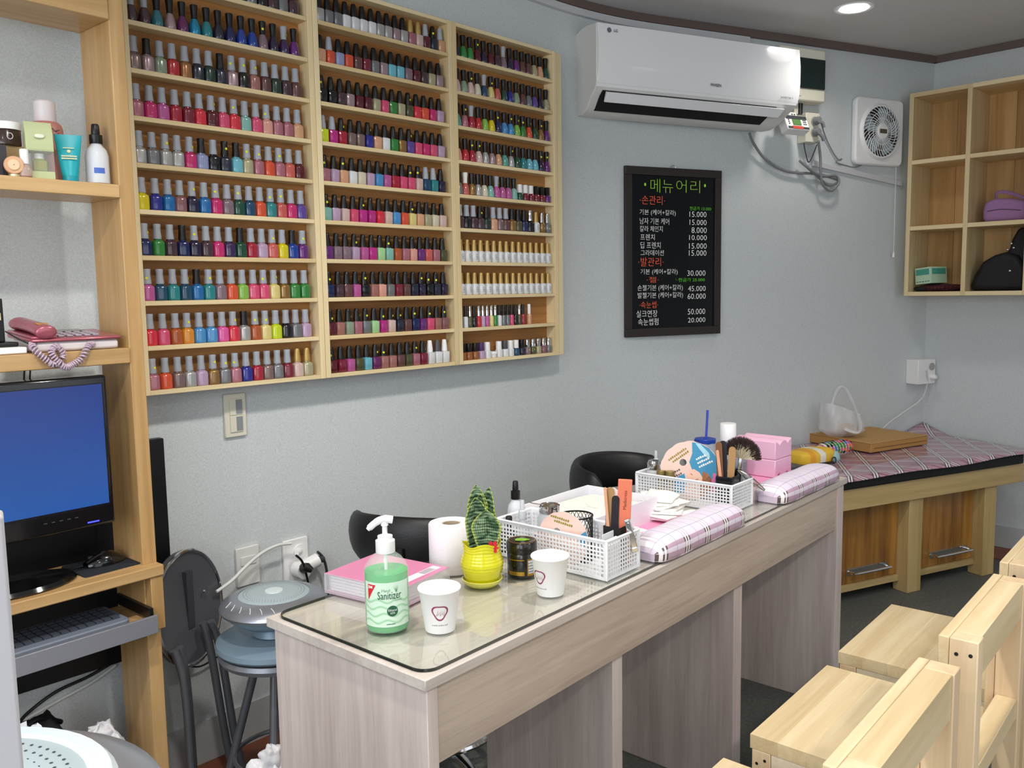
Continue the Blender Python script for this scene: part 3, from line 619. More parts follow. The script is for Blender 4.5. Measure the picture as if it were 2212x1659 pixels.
# contents
bxm = thing('carton', 'small mint green carton lying tilted in the cubby shelf', 'box', Cl(.095, -.155, CTt+.0375), FC.a-.35)
bxm.rotation_euler = (0, math.radians(-5), FC.a-.35)
BX(-.046,.046,-.055,.055,0,.080).build('carton_body', mat('mint_card','b9d9bd',.6), bxm, bevel=.001)
BX(-.04,.036,-.0562,-.055,.044,.072).build('printed_band', mat('mint_print','4e9f90',.6), bxm)
BX(.046,.0472,-.046,.046,.044,.072).build('printed_band', MATS['mint_print'], bxm)
for k in range(5): BX(-.038+.016*k, -.028+.016*k, -.0562, -.055, .010, .013).build('printed_line', M_DGREY, bxm)
def blob(c, rx, ry, rz, nz=.15, seed=0, n=24, m=14, e=2.6, flatb=True):
    rnd = random.Random(seed); ph = [rnd.uniform(0,6.3) for _ in range(8)]
    def fn(u, v):
        a = 2*PI*u; b = PI*(v-.5); ca, sa, cb, sb = math.cos(a), math.sin(a), math.cos(b), math.sin(b)
        p = 2/e; sg = lambda t: math.copysign(abs(t)**p, t)
        k = 1+nz*(math.sin(3*a+ph[0]+2*b)*.4+math.sin(5*a+ph[1]-3*b)*.3+math.sin(7*b+ph[2]+a)*.3+.25*math.sin(11*a+ph[3]+5*b))
        z = rz*sg(sb)*k
        if flatb: z = max(z, -rz*.96)
        return (c[0]+rx*sg(ca)*sg(cb)*k, c[1]+ry*sg(sa)*sg(cb)*k, c[2]+z)
    return MB().grid(fn, n, m, cu=True)
cl = thing('folded_scarf', 'dark red and black checked cloth heap under mint carton', 'cloth', Cl(.14, -.13, CTt+.001), FC.a)
M_CHECK = stripes('red_check', '5a1626', [(0,.016,0,.007,'22080e',.8),(1,.016,0,.007,'22080e',.8)], .9)
blob((.0,0,.017), .095, .085, .018, .12, 3).build('cloth_body', M_CHECK, cl, smooth=True, ang=80)
blob((-.075,-.045,.013), .04, .03, .013, .1, 5).build('black_fold', M_BLACKM, cl, smooth=True, ang=80)
bg = thing('purple_bag', 'soft mauve purple handbag lying in the middle cubby compartment', 'bag', Cl(CWc+CTt+.045, -.04, CZ[1]+CTt+.001), FC.a)
MB().prism([(.0,0),(-.004,.05),(.004,.095),(.05,.108),(.11,.104),(.18,.088),(.185,.03),(.18,0)], 0, .15).build('bag_body', mat('purple_cloth','9a72a0',.8,bump=.3,bscale=150), bg, (0,0,0), (PI/2,0,0), bevel=.022, bseg=5)
MB().tube(spline([(.05,-.13,.105),(.055,-.14,.132),(.10,-.14,.130),(.17,-.13,.10)],6), .008, 8, flat=.5).build('strap', mat('purple_strap','8a648f',.7), bg, smooth=True)
MB().tube(spline([(.02,-.1505,.05),(.08,-.1505,.055),(.16,-.1505,.045)],6), .0018, 6).build('zip', M_DGREY, bg, smooth=True)
bb = thing('black_handbag', 'slouched black handbag with metal fittings in lower cubby compartment', 'bag', Cl(CWc+CTt+.003, -.03, CTt+.001), FC.a)
MB().prism([(.0,0),(.002,.03),(.018,.075),(.05,.135),(.10,.165),(.15,.178),(.20,.16),(.232,.10),(.234,0)], 0, .17).build('bag_body', mat('black_cloth','0b0c10',.65), bb, (0,0,0), (PI/2,0,0), bevel=.03, bseg=5)
MB().prism([(.12,.14),(.155,.19),(.165,.235),(.19,.285),(.215,.288),(.232,.24),(.232,.13)], 0, .07).build('bag_flap', MATS['black_cloth'], bb, (0,-.07,0), (PI/2,0,0), bevel=.02, bseg=4)
for x, y_, z in ((.165,-.143,.215),(.175,-.143,.195),(.15,-.143,.188),(.172,-.173,.09)): MB().sph((x,y_,z), .006,.004,.006,10,6).build('metal_stud', M_CHROME, bb, smooth=True)

# ------------------------------------------------------------------ counter
K0, K1, KY0, KY1, KZ = .863, 2.655, .925, 1.345, .715
ct = thing('manicure_counter', 'long narrow greige wood manicure counter with open knee bays', 'counter', (K0, KY0, 0))
KW, KD = K1-K0, KY1-KY0
BX(0, KW, 0, KD, KZ-.0185, KZ).build('top_board', wood('ash_top','b6aca4','d0c7c0',0,.5,90), ct, bevel=.0015)
for a, b in ((.010,.033), (.553,.589), (1.098,1.143), (1.735,1.784)):
    BX(a, b, .008 if a < .1 or a > 1.7 else .033, KD-.032 if .1 < a < 1.7 else KD-.01, 0, KZ-.019).build('upright_panel', M_ASHZ, ct, bevel=.001)
BX(.0335, 1.7345, .014, .032, .561, KZ-.019).build('front_apron', M_ASHX, ct, bevel=.001)
BX(.034, 1.734, KD-.03, KD-.012, .50, KZ-.019).build('back_rail', M_ASHX, ct)
gl_ = MB().prism(rrect(K0+.012, K1-.012, KY0+.012, KY1-.008, .03, 6), KZ+.0004, KZ+.005)
def sheet_glass():
    m = bpy.data.materials.new('counter_glass'); m.use_nodes = True; N = m.node_tree.nodes; L = m.node_tree.links
    tr = N.new('ShaderNodeBsdfTransparent'); tr.inputs[0].default_value = (.97,.985,.975,1); g = N.new('ShaderNodeBsdfGlossy'); g.inputs['Roughness'].default_value = .03; g.inputs[0].default_value = (.95,.97,.95,1)
    fr = N.new('ShaderNodeFresnel'); fr.inputs[0].default_value = 1.75; gm_ = N.new('ShaderNodeNewGeometry'); iv = N.new('ShaderNodeMath'); iv.operation = 'SUBTRACT'; iv.inputs[0].default_value = 1; L.new(gm_.outputs['Backfacing'], iv.inputs[1]); ml = N.new('ShaderNodeMath'); ml.operation = 'MULTIPLY'; L.new(fr.outputs[0], ml.inputs[0]); L.new(iv.outputs[0], ml.inputs[1]); mx = N.new('ShaderNodeMixShader'); L.new(ml.outputs[0], mx.inputs[0]); L.new(tr.outputs[0], mx.inputs[1]); L.new(g.outputs[0], mx.inputs[2])
    L.new(mx.outputs[0], N['Material Output'].inputs[0]); return m
M_TOPGL = sheet_glass()
M_TOPED = mat('glass_edge', '16211d', .2)
GZ = KZ+.005
def shiftmb(mb, d): mb.v = [v-Vector(d) for v in mb.v]; return mb
gt = thing('counter_glass', 'clear protective glass sheet lying on the greige manicure counter', 'glass sheet', (K0, KY0, KZ))
shiftmb(gl_, (K0, KY0, KZ)).build('pane', M_TOPGL, gt)
op = rrect(.012, KW-.012, .012, KD-.008, .03, 6); ip_ = rrect(.0135, KW-.0135, .0135, KD-.0095, .0285, 6)
ed = MB(); n = len(op)
ed.add([(x,y,.0003) for x,y in op]+[(x,y,.0052) for x,y in op]+[(x,y,.0052) for x,y in ip_]+[(x,y,.0003) for x,y in ip_], [(k*n+i, k*n+(i+1)%n, ((k+1)%4)*n+(i+1)%n, ((k+1)%4)*n+i) for k in range(4) for i in range(n)])
ed.build('polished_edge', M_TOPED, gt)
GZ += .0006

def K(x, y, z=None): return onz(x, y, GZ if z is None else z)
def at(p, z=None): return (p.x, p.y, GZ if z is None else z)
def bent_patch(R, a0, a1, z0, z1, n=16, nz=1, R1=None, off=.0003):
    R1 = R if R1 is None else R1
    return MB().grid(lambda u, v: ((R+(R1-R)*v+off)*math.sin(a0+(a1-a0)*u), -(R+(R1-R)*v+off)*math.cos(a0+(a1-a0)*u), z0+(z1-z0)*v), n, nz)

# hand sanitizer
p = K(838, 1354); sz = thing('sanitizer_bottle', 'clear green hand sanitizer pump bottle on counter glass', 'bottle', at(p), facing(p))
R_ = .0385
M_GEL = mat('green_gel', '2cc860', .05, trans=.25, ior=1.36, alpha=1); M_CLEAR = mat('clear_plastic', 'eaf5ee', .03, alpha=.22, spec=.6)
MB().lathe([(.030,0),(.0355,.003),(R_-.001,.009),(R_-.001,.100),(R_-.0012,.104)], 36).build('gel', M_GEL, sz, smooth=True)
MB().lathe([(.031,.0),(.0365,.002),(R_,.009),(R_,.105),(.036,.113),(.027,.126),(.0165,.134),(.014,.136),(.014,.142)], 36, cap0=False, cap1=False).build('bottle_wall', M_CLEAR, sz, smooth=True)
MB().lathe([(.0165,.135),(.0168,.136),(.0168,.156),(.013,.157),(.013,.164),(.006,.166),(.0045,.168),(.0045,.184)], 28).build('pump_collar', M_WHITE, sz, smooth=True, ang=30)
hd = MB().tube(spline([(.014,0,.191),(-.002,0,.193),(-.016,0,.187),(-.029,0,.176)],6), [.007]*6+[.0065]*6+[.006]*5+[.004]*2, 10)
hd.lathe([(.0068,.182),(.0055,.19),(.0055,.192)], 12); hd.build('pump_head', M_WHITE, sz, smooth=True)
MB().cyl(.003, .02, .14, 8).build('dip_tube', M_WHITE, sz)
M_LAB = mat('label_pale_green', 'cfe6d2', .45)
bent_patch(R_, -1.15, 1.15, .014, .092, 28).build('label', M_LAB, sz, smooth=True)
for k in range(4):
    wv = MB().grid(lambda u, v: ((R_+.0005)*math.sin(-1.13+2.26*u), -(R_+.0005)*math.cos(-1.13+2.26*u), .022+.012*k+.003*math.sin(2*PI*u*2.5+k)+v*.0035), 40, 1)
    wv.build('label_wave', mat('label_wave_green', 'a4d0aa', .45), sz, smooth=True)
GT = mat('print_dark_green', '1e5a3c', .5)
tri = MB().grid(lambda u, v: ((R_+.0008)*math.sin((-.0355+.0165*u*v)/R_), -(R_+.0008)*math.cos((-.0355+.0165*u*v)/R_), .060+.028*v), 8, 8)
tri.build('red_triangle', mat('print_red', 'd3202e', .5), sz)
text('logo_text', '3M', M_WHITE, sz, (-.0,0,.0838), w=.009, h=.005, bend=R_+.0012, bold=.003, rot=(0,0,-.76))
text('label_title', 'Sanitizer', GT, sz, (0,0,.070), w=.042, h=.0135, bend=R_+.0008, rot=(0,0,.12))
text('label_small', 'Hand', mat('print_soft_green','6fa67f',.5), sz, (0,0,.079), w=.014, h=.005, bend=R_+.0008, rot=(0,0,-.05))
text('label_small', '손소독제', GT, sz, (0,0,.060), w=.012, h=.003, bend=R_+.0008, rot=(0,0,.5))
dd = MB().grid(lambda u, v: ((R_+.0008)*math.sin((.0088+.0095*v*math.cos(2*PI*u))/R_), -(R_+.0008)*math.cos((.0088+.0095*v*math.cos(2*PI*u))/R_), .042+.0095*v*math.sin(2*PI*u)), 24, 4, cu=True)
dd.build('round_badge', GT, sz)
text('badge_text', 'Ethanol', M_WHITE, sz, (0,0,.044), w=.015, h=.004, bend=R_+.001, rot=(0,0,.23)); text('badge_text', '62%', M_WHITE, sz, (0,0,.039), w=.008, h=.0035, bend=R_+.001, rot=(0,0,.23))
def dashes(parent, rows, m, y, name='small_print'):
    mb = MB()
    for x0, z0, n, dx_, w_, h_, ang_ in rows:
        for k in range(n):
            x = x0+dx_*k*math.cos(ang_); z = z0+dx_*k*math.sin(ang_); hh = h_*(.75+.25*((k*7) % 3)/2); cx_, cz_ = math.cos(ang_), math.sin(ang_)
            mb.add([(x,y,z),(x+w_*cx_,y,z+w_*cz_),(x+w_*cx_-hh*cz_,y,z+w_*cz_+hh*cx_),(x-hh*cz_,y,z+hh*cx_)], [(0,1,2,3)])
    return mb if parent is None else mb.build(name, m, parent)
sp_ = dashes(None, [(-.002,.0185,7,.0022,.0016,.0018,0)], GT, 0); sp_.v = [Vector(((R_+.0008)*math.sin(v.x/R_), -(R_+.0008)*math.cos(v.x/R_), v.z)) for v in sp_.v]; sp_.build('small_print', GT, sz)
lf = MB()
for k in range(6):
    a = -.5+.2*k; lf.add([(.012,0,.074),(.0128,0,.074),(.012+.012*math.sin(a),0,.074+.014*math.cos(a))], [(0,1,2)])
lf.v = [Vector(((R_+.0007)*math.sin(v.x/R_+.1), -(R_+.0007)*math.cos(v.x/R_+.1), v.z)) for v in lf.v]; lf.build('leaf_print', mat('print_leaf','5a9a68',.5), sz)

# paper cups
def cup(p, label, rot):
    t = thing('paper_cup', label, 'cup', at(p), rot, 'white paper coffee cups')
    MB().lathe([(.0255,.0),(.0262,.002),(.0355,.0715),(.0372,.0725),(.0378,.0745),(.0368,.0762),(.0352,.0755),(.0345,.072),(.0250,.006)], 40).build('cup_wall', mat('cup_white','f4f4f3',.55), t, smooth=True, ang=60)
    def tri_(s): return [(s*(1+.13*math.sin(3*a))*math.cos(a), .040+s*(1+.13*math.sin(3*a))*math.sin(a)) for a in [i*2*PI/48 for i in range(48)]]
    v, f = ring_poly(tri_(.0135), tri_(.0108)); mb = MB().add(v, f)
    k = len(mb.v)
    for a in range(5):
        x0 = -.006+.003*a; mb.add([(x0,0,.034+.002*(a%2)),(x0+.0011,0,.034+.002*(a%2)),(x0+.004-.0004*a,0,.046-.003*(a%2))], [(0,1,2)])
    bendv = lambda mb: [Vector(((.0308+(v.z-.04)*.137+.0006)*math.sin(v.x/.031), -(.0308+(v.z-.04)*.137+.0006)*math.cos(v.x/.031), v.z)) for v in mb.v]
    mb.v = bendv(mb); mb.build('printed_badge', mat('maroon_print','8a3a5a',.5), t)
    m2 = MB()
    for a in range(9): m2.add([(-.016+.0035*a,0,.0155),(-.0138+.0035*a,0,.0155),(-.0135+.0035*a,0,.0172+.0008*(a%3)),(-.0157+.0035*a,0,.017)], [(0,1,2,3)])
    m2.v = bendv(m2); m2.build('printed_script', mat('script_grey','8a7c80',.5), t)
p = K(951, 1358); cup(p, 'white paper cup with maroon badge next to the sanitizer bottle', facing(p))
p = K(1189, 1281); cup(p, 'white paper cup with maroon badge before the white basket', facing(p, -.75))

# potted plant
p = K(1042, 1262); pl_ = thing('potted_plant', 'small striped snake plant in a yellow ceramic pot on saucer', 'plant', at(p), facing(p))
M_YPOT = mat('yellow_ceramic', 'd8d312', .15, coat=.6); M_YSAU = mat('yellow_saucer', 'dcda62', .3, coat=.3)
MB().lathe([(.026,0),(.030,.0005),(.038,.008),(.0405,.014),(.039,.0148),(.037,.010),(.029,.004),(.001,.004)], 36, cap1=False).build('saucer', M_YSAU, pl_, smooth=True)
def potfn(u, v):
    a = 2*PI*u; prof = [(.024,.0045),(.030,.008),(.036,.018),(.0415,.034),(.043,.046),(.040,.058),(.0365,.070),(.0368,.080),(.038,.088),(.0365,.087),(.034,.078),(.033,.066)]
    t = v*(len(prof)-1); i = min(int(t), len(prof)-2); f = t-i; r = prof[i][0]*(1-f)+prof[i+1][0]*f; z = prof[i][1]*(1-f)+prof[i+1][1]*f
    if v < .72: r += .0006*math.sin(z*2*PI/.006)
    if .5 < v: z += .004*math.sin(4*a+1)*min(1, (v-.5)/.2); r *= 1+.03*math.sin(4*a+1)*min(1, (v-.5)/.2)
    return (r*math.cos(a), r*math.sin(a), z)
MB().grid(potfn, 48, 66, cu=True).build('pot', M_YPOT, pl_, smooth=True, ang=80)
MB().lathe([(.034,.066),(.001,.068)], 24, cap0=False).build('soil', mat('soil','4a3020',.95,bump=.6,bscale=400), pl_)
def snake_mat():
    m = bpy.data.materials.new('snake_leaf'); m.use_nodes = True; nt = m.node_tree; N = nt.nodes; L = nt.links; b = N['Principled BSDF']
    tc = N.new('ShaderNodeTexCoord'); mp = N.new('ShaderNodeMapping'); mp.inputs['Scale'].default_value = (.35, .35, 1); L.new(tc.outputs['Object'], mp.inputs['Vector'])
    n = N.new('ShaderNodeTexNoise'); n.inputs['Scale'].default_value = 105; n.inputs['Detail'].default_value = 3; n.inputs['Distortion'].default_value = 1.0; L.new(mp.outputs[0], n.inputs['Vector'])
    r = N.new('ShaderNodeValToRGB'); r.color_ramp.elements[0].position = .42; r.color_ramp.elements[1].position = .62; r.color_ramp.elements[0].color = lin('2a4a30'); r.color_ramp.elements[1].color = lin('86a07c')
    L.new(n.outputs['Fac'], r.inputs['Fac']); L.new(r.outputs[0], b.inputs['Base Color']); b.inputs['Roughness'].default_value = .35; return m
M_SNAKE = snake_mat(); M_EDGE = mat('leaf_margin', '9aac52', .4)
def leaf(x, y, h, wdt, lean, rz, cup_=.3, label=None):
    mb = MB()
    for j in range(16):
        for i in range(14):
            q = []
            for (ii, jj) in ((i,j),(i+1,j),(i+1,j+1),(i,j+1)):
                u = ii/14-.5; v = jj/16
                w_ = wdt*(.45+1.1*v-.25*v*v) if v < .62 else wdt*(.45+1.1*.62-.25*.62**2)*math.cos((v-.62)/.38*PI/2)**.75
                w_ = max(w_, .0004); a = u*1.9*cup_*2
                q.append((math.sin(a)/max(.2,1.9*cup_*2)*w_*1.9*cup_*2/ (1.9*cup_*2)*2 if False else u*w_, -abs(u)*w_*cup_*2+lean*v*v*h*.6, v*h))
            mb.m = 1 if i in (0, 13) and j > 2 else 0; mb.add(q, [(0,1,2,3)])
    bm_o = mb.build('leaf', [M_SNAKE, M_EDGE], pl_, (x,y,.062), (0,0,rz), smooth=True, solid=.0012, ang=80)
    return bm_o
leaf(-.014,-.004,.118,.050,-.12,.45,.22); leaf(.012,-.012,.094,.058,-.10,-.15,.22); leaf(-.008,.010,.138,.042,.06,.2,.25); leaf(.0,.004,.122,.034,.02,-.35,.3); leaf(.014,.012,.132,.038,.10,-.6,.25); leaf(.026,.002,.090,.040,.02,-1.0,.25)
for x in (.018, .026):
    MB().prism([(-.0036,0),(.0036,0),(.0036,.020),(0,.0245),(-.0036,.020)], 0, .0015).build('fence_pick', mat('pick_red','cc2030',.4), pl_, (x,-.026,.072), (PI/2,0,0))
BX(.011,.033,-.0284,-.0270,.080,.083).build('fence_pick', MATS['pick_red'], pl_)

# toilet roll
p = K(977, 1229); tr = thing('tissue_roll', 'white toilet tissue roll standing behind the yellow pot', 'tissue roll', at(p), facing(p))
MB().lathe([(.046,0),(.048,.003),(.048,.098),(.046,.101),(.021,.101),(.0195,.098),(.0195,.003),(.021,0)], 40, close=True).build('paper', mat('tissue','ece9ee',.9,bump=.3,bscale=250), tr, smooth=True)
MB().lathe([(.0193,.002),(.0193,.099),(.0178,.099),(.0178,.002)], 28, close=True).build('core', mat('card_core','b7a78e',.8), tr, smooth=True)
# black jar
p = K(1128, 1240); jr = thing('cream_jar', 'black cream jar with gold bands and round lid on counter', 'jar', at(p), facing(p))
MB().lathe([(.0285,0),(.0305,.003),(.0305,.046),(.0285,.050)], 32).build('jar_body', mat('jar_black','15120e',.2,coat=.4), jr, smooth=True)
MB().lathe([(.0312,.050),(.0316,.052),(.0316,.070),(.0295,.0725),(.001,.0725)], 32, cap1=False).build('lid', mat('lid_black','120f0c',.25,coat=.4), jr, smooth=True)
MB().lathe([(.0262,.0728),(.0270,.0732),(.0278,.0728)], 32, cap0=False, cap1=False).build('gold_ring', mat('gold_print','a8812e',.3,.6), jr, smooth=True)
blob((0,0,.0732), .014, .008, .0009, .3, 4).build('lid_print', mat('lime_print','7fb030',.5), jr)
bent_patch(.0307, -1.0, .15, .006, .014, 12).build('gold_band', MATS['gold_print'], jr, smooth=True)
bent_patch(.0307, -1.0, .15, .037, .039, 12).build('gold_band', MATS['gold_print'], jr, smooth=True)
bent_patch(.0307, .35, 1.25, .005, .040, 12).build('gold_frame', MATS['gold_print'], jr, smooth=True)
bent_patch(.0309, .42, 1.18, .010, .037, 12).build('barcode_label', stripes('barcode','c9ccd2',[(2,.006,0,.003,'6a7078',.8)],.5), jr, smooth=True)

# pink binder case
pb = K(722, 1270); pf = K(890, 1307); pr = K(961, 1263)
bn = thing('pink_binder', 'translucent pink file case lying behind the sanitizer bottle', 'file case', (1.03, 1.165, GZ), math.radians(8))
M_PINKP = mat('pink_pp', 'dd8ab2', .3, alpha=.85, spec=.5); M_CLP = mat('frosted_pp', 'e6e6ee', .3, alpha=.32)
BX(0,.15,0,.19,0,.003).build('bottom_cover', M_PINKP, bn); BX(0,.15,0,.19,.036,.039).build('top_cover', M_PINKP, bn, bevel=.001)
BX(-.002,0,0,.19,0,.039).build('spine', M_CLP, bn); BX(.0,.15,-.002,0,.001,.038).build('front_wall', M_CLP, bn)
for k in range(5): BX(.006,.142-.003*(k%2),.008,.18,.005+.006*k,.0095+.006*k).build('paper_stack', M_PAPER, bn)
BX(.03,.14,.012,.032,.0391,.0394).build('title_strip', mat('title_strip','e8dfe6',.5), bn)
BX(.09,.125,.014,.030,.0395,.0397).build('barcode', mat('strip_grey','a9a3aa',.5), bn)

# spray bottle with black cap behind the basket
def spray(name, p, label, hB, R, body_m, capm, rz=None, z=None, group=None, blue=False):
    t = thing(name, label, 'bottle', at(p, z), facing(p) if rz is None else rz, group)
    MB().lathe([(R*.85,0),(R,.003),(R,hB*.68),(R*.86,hB*.82),(R*.5,hB*.93),(R*.42,hB)], 28).build('bottle_body', body_m, t, smooth=True)
    MB().lathe([(R*.55,hB*.97),(R*.57,hB*.98),(R*.57,hB*.98+.018),(R*.36,hB*.98+.020)], 20).build('collar', capm, t, smooth=True, ang=30)
    MB().lathe([(R*.36,hB+.018),(R*.38,hB+.022),(R*.33,hB+.038),(R*.28,hB+.040)], 16).build('nozzle', capm, t, smooth=True, ang=30)
    if blue: bent_patch(R, -.3, .6, hB*.25, hB*.38, 10, off=.0005).build('blue_print', mat('print_blue','4a6cc0',.5), t, smooth=True)
    return t
M_FROST = mat('frosted_white', 'dfe3e8', .3, alpha=.85)
p = Vector((1.525, 1.305, GZ)); spray('spray_bottle', p, 'frosted spray bottle with black nozzle standing behind the white basket', .095, .02, M_FROST, M_BLACK)

# ---- white perforated baskets
M_BASK = mat('basket_white', 'eceef2', .4)
def basket(x0, x1, y0, y1, h, label):
    t = thing('plastic_basket', label, 'basket', (x0, y0, GZ), 0, 'white perforated baskets on the counter')
    W_, D_ = x1-x0, y1-y0; pt, bw = .0086, .0031
    def lattice(L_, fl=0):
        mb = MB(); n = int((L_-.012)/pt)
        off = (L_-n*pt)/2
        mb.box(0,L_,0,.0022,h-.008,h).box(0,L_,0,.0022,0,.007).box(0,off,0,.0022,.007,h-.008).box(L_-off,L_,0,.0022,.007,h-.008)
        for k in range(n): 
            if k: mb.box(off+k*pt-bw/2, off+k*pt+bw/2, .0003,.0019,.007,h-.008)
        m_ = max(2, int(round((h-.015)/pt)))
        for k in range(1, m_): z = .007+(h-.015)*k/m_; mb.box(off,L_-off,.0002,.002,z-bw/2,z+bw/2)
        return mb
    lattice(W_).build('side_wall', M_BASK, t); lattice(W_).build('side_wall', M_BASK, t, (0,D_-.0022,0))
    lattice(D_).build('side_wall', M_BASK, t, (.0022,0,0), (0,0,PI/2)); lattice(D_).build('side_wall', M_BASK, t, (W_,0,0), (0,0,PI/2))
    BX(.001,W_-.001,.001,D_-.001,.0,.002).build('base', M_BASK, t)
    for cx_, cy_ in ((0,0),(W_,0),(0,D_),(W_,D_)): BX(cx_-.003,cx_+.003,cy_-.003,cy_+.003,0,h-.001).build('corner_post', M_BASK, t, bevel=.002)
    rp = rrect(-.002,W_+.002,-.002,D_+.002,.006,4)
    rim = MB().tube([(x,y,h) for x,y in rp], .0026, 8, closed=True); rim.build('rim', M_BASK, t, smooth=True)
    return t
B1 = (1.392, 1.510, .955, 1.245, .082); B2 = (2.026, 2.146, 1.0, 1.288, .072)
basket(*B1, 'white perforated basket with coral buffer block and cotton jar'); basket(*B2, 'white perforated basket with large fan brush beside pink foam block')
IB = GZ+.0022
# -- contents of basket 1
def dispenser(x, y, label, R=.027, h=.075, z=IB):
    t = thing('pump_jar', label, 'jar', (x, y, z), facing((x, y)), 'pump dispenser jars')
    MB().lathe([(R*.9,0),(R,.002),(R,h*.86),(R*.8,h*.98),(R*.75,h)], 24, cap1=False).build('jar', mat('frosted_jar','d2d6da',.25,alpha=.7), t, smooth=True)
    MB().lathe([(R*.84,h),(R*.86,h+.002),(R*.86,h+.016),(R*.72,h+.018),(R*.66,h+.0165),(R*.3,h+.0155),(.001,h+.017)], 24, cap1=False).build('metal_lid', M_CHROME, t, smooth=True, ang=30)
    return t
d1 = dispenser(1.470, 1.160, 'frosted pump jar with chrome lid and lever in coral buffer basket', .027, .092)
MB().tube([(-.015,0,.108),(-.034,0,.111),(-.046,0,.115)], .0022, 6, flat=.5).build('lever', M_CHROME, d1)
p = Vector((1.430, 1.205, IB)); spray('small_spray', p, 'small clear spray bottle in coral buffer basket', .080, .015, mat('clear_spray','cfd6dc',.1,alpha=.5), mat('clear_cap','dde2e6',.2,alpha=.7), z=IB)
t = thing('black_pot', 'little black polish pot beside small clear spray bottle', 'bottle', (1.412, 1.229, IB), 0)
MB().lathe([(.013,0),(.014,.002),(.014,.052),(.008,.055)], 18, n=4).build('pot_body', M_BLACK, t, smooth=True); MB().lathe([(.0075,.055),(.0075,.082),(.006,.084)], 14).build('cap', M_BLACK, t, smooth=True)
# mesh cup with cotton
mc = thing('mesh_cup', 'round black wire mesh cup holding cotton in coral buffer basket', 'cup', (1.468, 1.086, IB), 0)
mw = MB()
for k in range(26):
    for sgn in (1,-1): mw.tube([(.036*math.cos(2*PI*k/26+sgn*j*.22), .036*math.sin(2*PI*k/26+sgn*j*.22), .004+.092*j/6) for j in range(7)], .00075, 4)
mw.build('mesh_wall', M_BLACK, mc)
for z in (.003, .097): MB().tube([(.036*math.cos(2*PI*i/30), .036*math.sin(2*PI*i/30), z) for i in range(30)], .002, 6, closed=True).build('rim', M_BLACK, mc, smooth=True)
MB().lathe([(.035,.001),(.035,.003)], 24).build('base', M_BLACK, mc)
M_COT = mat('cotton','f6f5f2',.95,bump=.5,bscale=300)
tag(blob((0,0,.043), .030, .030, .042, .06, 21).build('cotton_wool', M_COT, None, (1.468,1.086,IB+.0035), smooth=True, ang=80), 'white cotton wool puffs inside the black mesh cup', 'cotton')
# square black mesh pen holder with files
ph = thing('tool_holder', 'black square mesh holder for files in coral buffer basket', 'holder', (1.482, .992, IB), .1)
for a in ((-.02,.02,-.02,-.0185),(-.02,.02,.0185,.02),(-.02,-.0185,-.0185,.0185),(.0185,.02,-.0185,.0185)): BX(a[0],a[1],a[2],a[3],0,.088).build('holder_wall', M_BLACKM, ph)
BX(-.0185,.0185,-.0185,.0185,0,.002).build('holder_base', M_BLACKM, ph)
def file_(name, base, z0, L_, w_, th, m, tilt, label, cat='nail file', group='nail files standing in the holders', rz=None, m2=None):
    t = thing(name, label, cat, (base[0], base[1], z0), facing(base) if rz is None else rz, group)
    t.rotation_euler = (tilt[1], tilt[0], facing(base) if rz is None else rz)
    pr_ = [(-w_/2,w_*.5)]+[(w_/2*math.cos(a), L_-w_/2+w_/2*math.sin(a)) for a in [PI-PI*i/8 for i in range(9)]]+[(w_/2,w_*.5)]+[(w_/2*math.cos(a), w_/2+w_/2*math.sin(a)) for a in [-PI*i/8 for i in range(9)]]
    o = MB().prism(pr_, 0, th).build('file_board', m, t, (0,th/2,0), (PI/2,0,0), smooth=False)
    if m2: MB().prism(pr_, 0, th*.4).build('file_face', m2, t, (0,-th/2-.00005,0), (PI/2,0,0))
    return t
M_TAN = mat('emery_tan','a9855a',.9); M_BROWN = mat('emery_brown','7a5538',.9); M_BLKF = mat('emery_black','26242a',.85); M_PEACHF = mat('emery_peach','d8a080',.8); M_WHF = mat('file_white','e6e2de',.7)
Hx, Hy = 1.482, .992; HZ = IB+.0025
file_('nail_file', (Hx-.010,Hy+.012), HZ, .166, .018, .004, M_TAN, (.02,.0), 'tan nail file standing beside the coral buffer block')
file_('nail_file', (Hx-.006,Hy+.004), HZ, .150, .016, .0035, M_WHF, (.04,.0), 'black faced nail file with white and blue edge beside tan file', m2=M_BLKF)
file_('nail_file', (Hx-.014,Hy+.004), HZ, .168, .006, .003, M_PEACHF, (-.07,.0), 'thin peach nail file at the edge of the square black holder')
file_('nail_file', (Hx+.0,Hy+.013), HZ, .164, .019, .004, M_WHF, (.03,.02), 'white nail file behind the tan file')
bf = thing('buffer_block', 'coral orange rectangular buffer block standing in black mesh holder', 'nail buffer', (Hx+.008,Hy-.008,HZ), facing((Hx,Hy))); bf.rotation_euler = (0,.045,facing((Hx,Hy)))
BX(-.0145,.0145,-.006,.006,0,.182).build('block', mat('coral','e07a5e',.75,bump=.2,bscale=600), bf, bevel=.0015)
text('block_print', 'Medicross', mat('print_brown','7a3a30',.6), bf, (.001,-.0063,.140), w=.040, h=.007, rot=(0,-PI/2,0))
# clippers hanging over the rim
nc = thing('nail_clipper', 'chrome nail clipper hooked over the basket rim below the buffer', 'nail clipper', (1.487, .950, GZ+.047), 0)
nc.rotation_euler = (math.radians(6), math.radians(-14), facing((1.487,.95)))
BX(-.0055,.0055,-.0035,-.0015,0,.062).build('lever', M_CHROME, nc, bevel=.0006); BX(-.0065,.0065,.0,.004,.0,.064).build('body', M_CHROME, nc, bevel=.0008)
BX(-.006,.006,-.006,.004,-.006,.002).build('jaw', M_CHROME, nc, bevel=.0006); MB().cyl(.003,-.006,.006,10).build('pin', M_CHROME, nc, (0,0,.055), (PI/2,0,0))
